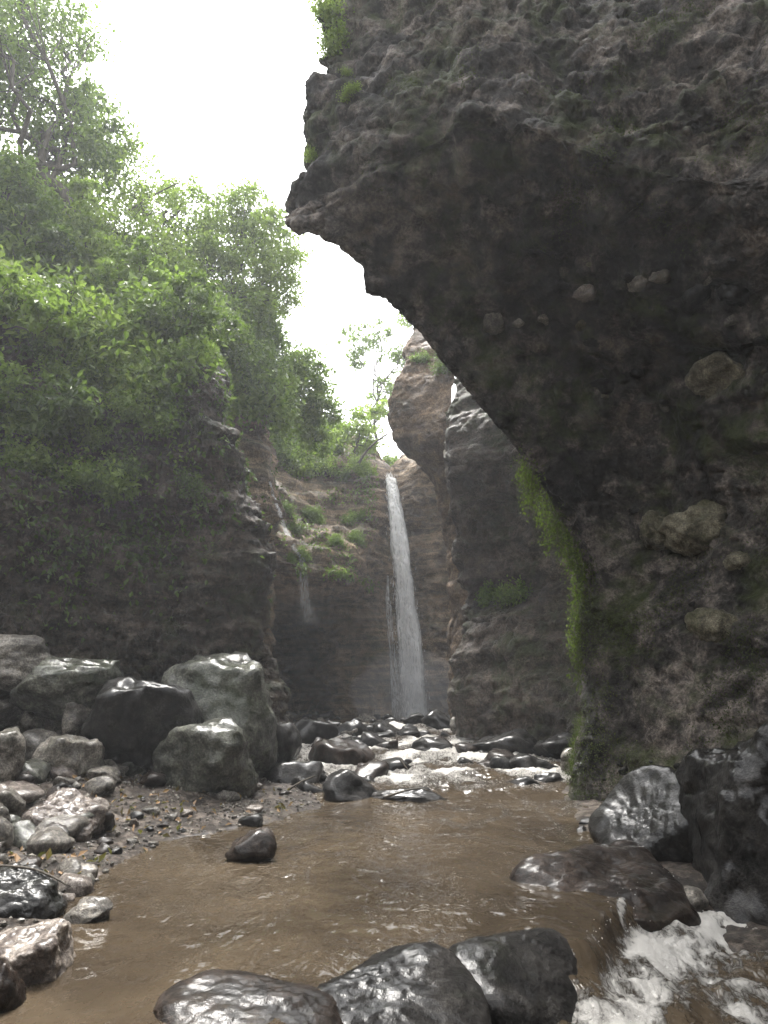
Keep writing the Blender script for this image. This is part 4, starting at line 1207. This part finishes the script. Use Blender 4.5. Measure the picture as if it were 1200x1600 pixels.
scatter_shrubs(3, (640, 540, 700, 600), ('H', 'M'), 0.4, 0.7, ['leaf', 'leaf_dark'], "shrub on the hanging ochre crag", "shrubs on the hanging crag")
for px, py, s in ((770,932,0.55),(805,935,0.6)):
    h = hit(px, py, ('M',))
    if h: shrub(h[0], h[1], s, 'leaf', "glossy plant on the ledge of the smooth dark buttress", "plants on the buttress ledge", rs)

# creepers that cover the cliff faces: nobody could count them
def creeper(name, V, N, mask, n, leaf, mat, label, seed, lift=0.10):
    rs_ = np.random.RandomState(seed)
    p = mask / mask.sum()
    idx = rs_.choice(len(V), n, p=p)
    pts = V[idx] + N[idx] * (lift * rs_.rand(n))[:, None] + rs_.normal(size=(n, 3)) * 0.05
    me = leaf_mesh(name, pts, N[idx] * 0.8 + np.array([0, 0, 0.6]), leaf, seed + 1, droop=0.9,
                   tint=np.clip(0.4 + 0.5 * fbm(V[idx] * 0.8, 3) + 0.2 * rs_.normal(size=n), 0, 1))
    return add(name, me, M[mat], None, label, "creeper", None, "stuff")
Nl = np.where((LN[:, 1] > 0)[:, None], -LN, LN) if False else LN
pat = fbm(LV * 0.55 + 2, 4)
front = (LV[:, 1] < 27) & (LV[:, 0] > -13)
msk = front * np.clip(sstep(2.4, 5.8, LV[:, 2] + 1.5 * pat) * (0.15 + np.clip(pat + 0.35, 0, 1)), 0, None)
creeper("creepers", LV, LN, msk, 52000, 0.13, 'leaf_dark', "dark creepers matted over the left cliff", 90)
msk2 = front * sstep(4.5, 7.0, LV[:, 2] + pat) * np.clip(fbm(LV * 0.8 + 30, 4), 0, 1) ** 1.2
creeper("creepers", LV, LN, msk2, 26000, 0.15, 'leaf', "brighter green creepers in patches on the left cliff", 92, 0.25)
pf = fbm(FV * 0.6 + 12, 4)
okF = (FV[:, 0] < -0.3) & (FV[:, 2] > 5.2)
creeper("creepers", FV, FN, okF * np.clip(pf + 0.1, 0, 1) * (FV[:, 1] < 30), 16000, 0.14, 'leaf', "creepers on the banded cliff left of the waterfall", 94, 0.2)
pb = fbm(BV * 0.6 + 12, 4)
creeper("creepers", BV, BN, sstep(5, 8, BV[:, 2]) * np.clip(pb + 0.2, 0, 1), 7000, 0.13, 'leaf_dark', "creepers on the brown buttress", 96, 0.2)

pr = fbm(RV * 0.9 + 3, 4)
mr = ((RV[:, 1] > 8.6) & (RV[:, 1] < 13)) * (1 - sstep(2.8, 4.2, RV[:, 2] + 0.8 * pr)) * np.clip(pr + 0.25, 0, 1) ** 1.5
creeper("moss", RV, RN, mr, 17000, 0.030, 'moss_dull', "dull green moss and fine roots on the pillar under the overhang", 98, 0.03)
mr = sstep(6.5, 7.5, RV[:, 2]) * (RV[:, 1] < 8.6) * (RV[:, 1] > 4) * np.clip(fbm(RV * 0.7 + 63, 4) - 0.15, 0, 1)
creeper("moss", RV, RN, mr, 8000, 0.030, 'moss_dull', "patches of green moss on the upper face of the overhanging cliff", 99, 0.03)

# hanging vines along the far edge of the overhang
rs_ = np.random.RandomState(44)
diag = np.array([(775,705),(800,745),(830,790),(855,830),(875,865),(890,900),(898,940),(900,985),(902,1040)], float)
for k in range(44):
    t = rs_.rand() * 0.98
    i = t * (len(diag) - 1); j = int(i); f = i - j
    px, py = diag[j] * (1 - f) + diag[j + 1] * f
    edge = None
    for q in range(int(px) - 90, int(px) + 120, 4):            # where the rock's edge really is at this height
        hh = hit(q, py, ('R',))
        if hh and hh[0].y < 13.5:
            edge = hh; break
    if edge is None: continue
    a = np.array(edge[0]) + np.array([rs_.uniform(-0.10, 0.06), rs_.uniform(-0.05, 0.15), rs_.uniform(-0.02, 0.05)])
    Lh = rs_.uniform(0.2, 0.65) * (1.5 if rs_.rand() < 0.2 else 1)
    b = a + np.array([rs_.normal() * 0.05, rs_.normal() * 0.05, -Lh])
    st = bend(a, b, 10, 0.25, rs_)
    root = empty("hanging_vine", a, f"{'long' if Lh > 0.45 else 'short'} green vine hanging behind the overhang's edge, " + ('near its top end' if t < 0.25 else 'above the buttress plant' if t < 0.5 else 'beside the buttress ledge' if t < 0.75 else 'lowest, down on the pillar'), "vine", "vines hanging behind the overhang's edge")
    V, F = tube([(st, 0.008, 0.003)], 4)
    under(add("stem", mesh_from("stem", V, F), M['bark'], root), root)
    m = int(230 * Lh)
    pp = st[rs_.randint(0, 10, m)] + rs_.normal(size=(m, 3)) * np.array([0.07, 0.07, 0.09])
    under(add("foliage", leaf_mesh("foliage", pp, np.tile([0, -0.6, 0.8], (m, 1)), 0.05, 700 + k, droop=1.2), M['moss_dull' if rs_.rand() < 0.6 else 'moss'], root), root)
# sprigs on the upper edge of the overhang
for px, py, s, lab in ((505,30,0.5,"leafy sprig at the top edge of the overhang, highest one"),(522,70,0.45,"leafy sprig hanging on the overhang's upper edge"),(543,148,0.22,"small sprig growing alone on the overhang's face"),(533,118,0.16,"tiny sprig just above the lone small sprig"),(484,250,0.25,"sprig low on the outer edge of the overhang above its nose")):
    h = hit(px + 6, py, ('R',)) or hit(px + 25, py, ('R',))
    if h: shrub(h[0], h[1], s, 'leaf_lime', lab, "sprigs on the overhang's edge", rs)

# ------------------------------------------------------------------ litter on the bank
rs_ = np.random.RandomState(8)
pts = []
while len(pts) < 420:
    h = hit(rs_.uniform(-20, 470), rs_.uniform(1180, 1420), ('G',))
    if h and 5 < h[0].y < 12.5 and h[0].z > 0.02: pts.append((h[0].x, h[0].y, h[0].z + 0.015))
me = leaf_mesh("leaf_litter", np.array(pts), np.tile([0, 0, 1.0], (len(pts), 1)), 0.085, 5, droop=0.0)
add("leaf_litter", me, M['leaf_dry'], None, "dry brown leaves scattered on the gravel bank", "leaf litter", None, "stuff")
# pebbles too small to pick apart
n = 5200
qx, qy = rs_.uniform(-6, 0.2, n), rs_.uniform(4.5, 13, n)
gz = ground_z(qx, qy)
ok = gz > level(qx, qy) - 0.04
qx, qy, gz = qx[ok], qy[ok], gz[ok]
V0, F0 = ico(1)
r = 0.008 + 0.022 * rs_.rand(len(qx)) ** 2
Vp = np.stack([qx, qy, gz + r * 0.3], 1)[:, None] + V0[None] * r[:, None, None] * rs_.uniform(0.6, 1.2, (len(qx), 1, 3)) * (1 + 0.15 * rs_.normal(size=(len(qx), len(V0), 1)))
Fp = (F0[None] + len(V0) * np.arange(len(qx))[:, None, None]).reshape(-1, 3)
add("gravel", mesh_from("gravel", Vp.reshape(-1, 3), Fp, False), M['grey'], None, "fine gravel on the left bank", "gravel", None, "stuff")

def stick(pix, r, label, lift=0.03, keys=('G',)):
    pts = []
    for px, py, Y in pix:
        pts.append(P(px, py, Y))
    V, F = tube([(catmull(np.array(pts), 14, 0), r, r * 0.45)], 6)
    o = add("stick", mesh_from("stick", V, F), M['bark'], None, label, "stick")
stick([(-30,1352,5.55),(40,1356,5.5),(78,1368,5.45),(105,1383,5.4)], 0.014, "dark bent stick lying over the speckled boulder at the left")
stick([(600,1246,10.45),(632,1236,10.5),(655,1232,10.55),(672,1236,10.5)], 0.018, "thin bare branch lying on the flat black slab")
stick([(625,1186,12.8),(632,1196,12.7),(640,1205,12.6)], 0.02, "short twig sticking up from the pointed rock in the rapids")
stick([(440,1240,10.9),(470,1222,11.0),(492,1212,11.1)], 0.02, "straight brown stick resting on the shiny slab")
stick([(268,1300,8.4),(300,1288,8.8),(322,1284,9.0)], 0.012, "small twig on the gravel near the waterline")
h0 = P(462, 720, 25.4)
stick([(560,724,26.6),(572,706,26.5),(588,690,26.3),(606,678,26.0)], 0.06, "bare dark branch leaning across the gap at the waterfall's top")
stick([(200,330,18.0),(240,305,18.2),(282,284,18.5)], 0.035, "bare pale branch slanting up out of the trees on the left")

# ------------------------------------------------------------------ damp air of the gorge
HZ = 40.0
me = bpy.data.meshes.new("haze")
bm = bmesh.new()
bmesh.ops.create_cube(bm, size=1)
for v in bm.verts:
    v.co = Vector((v.co.x * 170, 25 + v.co.y * 200, -2 + (v.co.z + 0.5) * (HZ + 2)))
bm.to_mesh(me); bm.free()
hm = bpy.data.materials.new("damp_air"); hm.use_nodes = True
hn = hm.node_tree; hn.nodes.clear()
ho = hn.nodes.new("ShaderNodeOutputMaterial"); hv = hn.nodes.new("ShaderNodeVolumePrincipled")
hv.inputs['Color'].default_value = (0.93, 0.96, 1.0, 1)
hv.inputs['Density'].default_value = 0.0021
hv.inputs['Anisotropy'].default_value = 0.3
hn.links.new(hv.outputs[0], ho.inputs['Volume'])
add("haze", me, hm, None, "thin mist hanging in the gorge", None, None, "stuff")

# spray hanging at the foot of the fall
V, F = ico(4)
c = P(640, 1085, 24.9)
Vm = V * (1 + 0.15 * fbm(V * 1.5, 3))[:, None] * np.array([2.0, 1.3, 1.5]) + c
mm = bpy.data.materials.new("spray_mist"); mm.use_nodes = True
mn = mm.node_tree; mn.nodes.clear()
mo = mn.nodes.new("ShaderNodeOutputMaterial"); mv = mn.nodes.new("ShaderNodeVolumePrincipled")
mv.inputs['Color'].default_value = (0.95, 0.97, 1.0, 1)
mv.inputs['Density'].default_value = 0.13
mn.links.new(mv.outputs[0], mo.inputs['Volume'])
add("spray_mist", mesh_from("spray_mist", Vm, F), mm, None, "white spray drifting at the foot of the tall waterfall", None, None, "stuff")
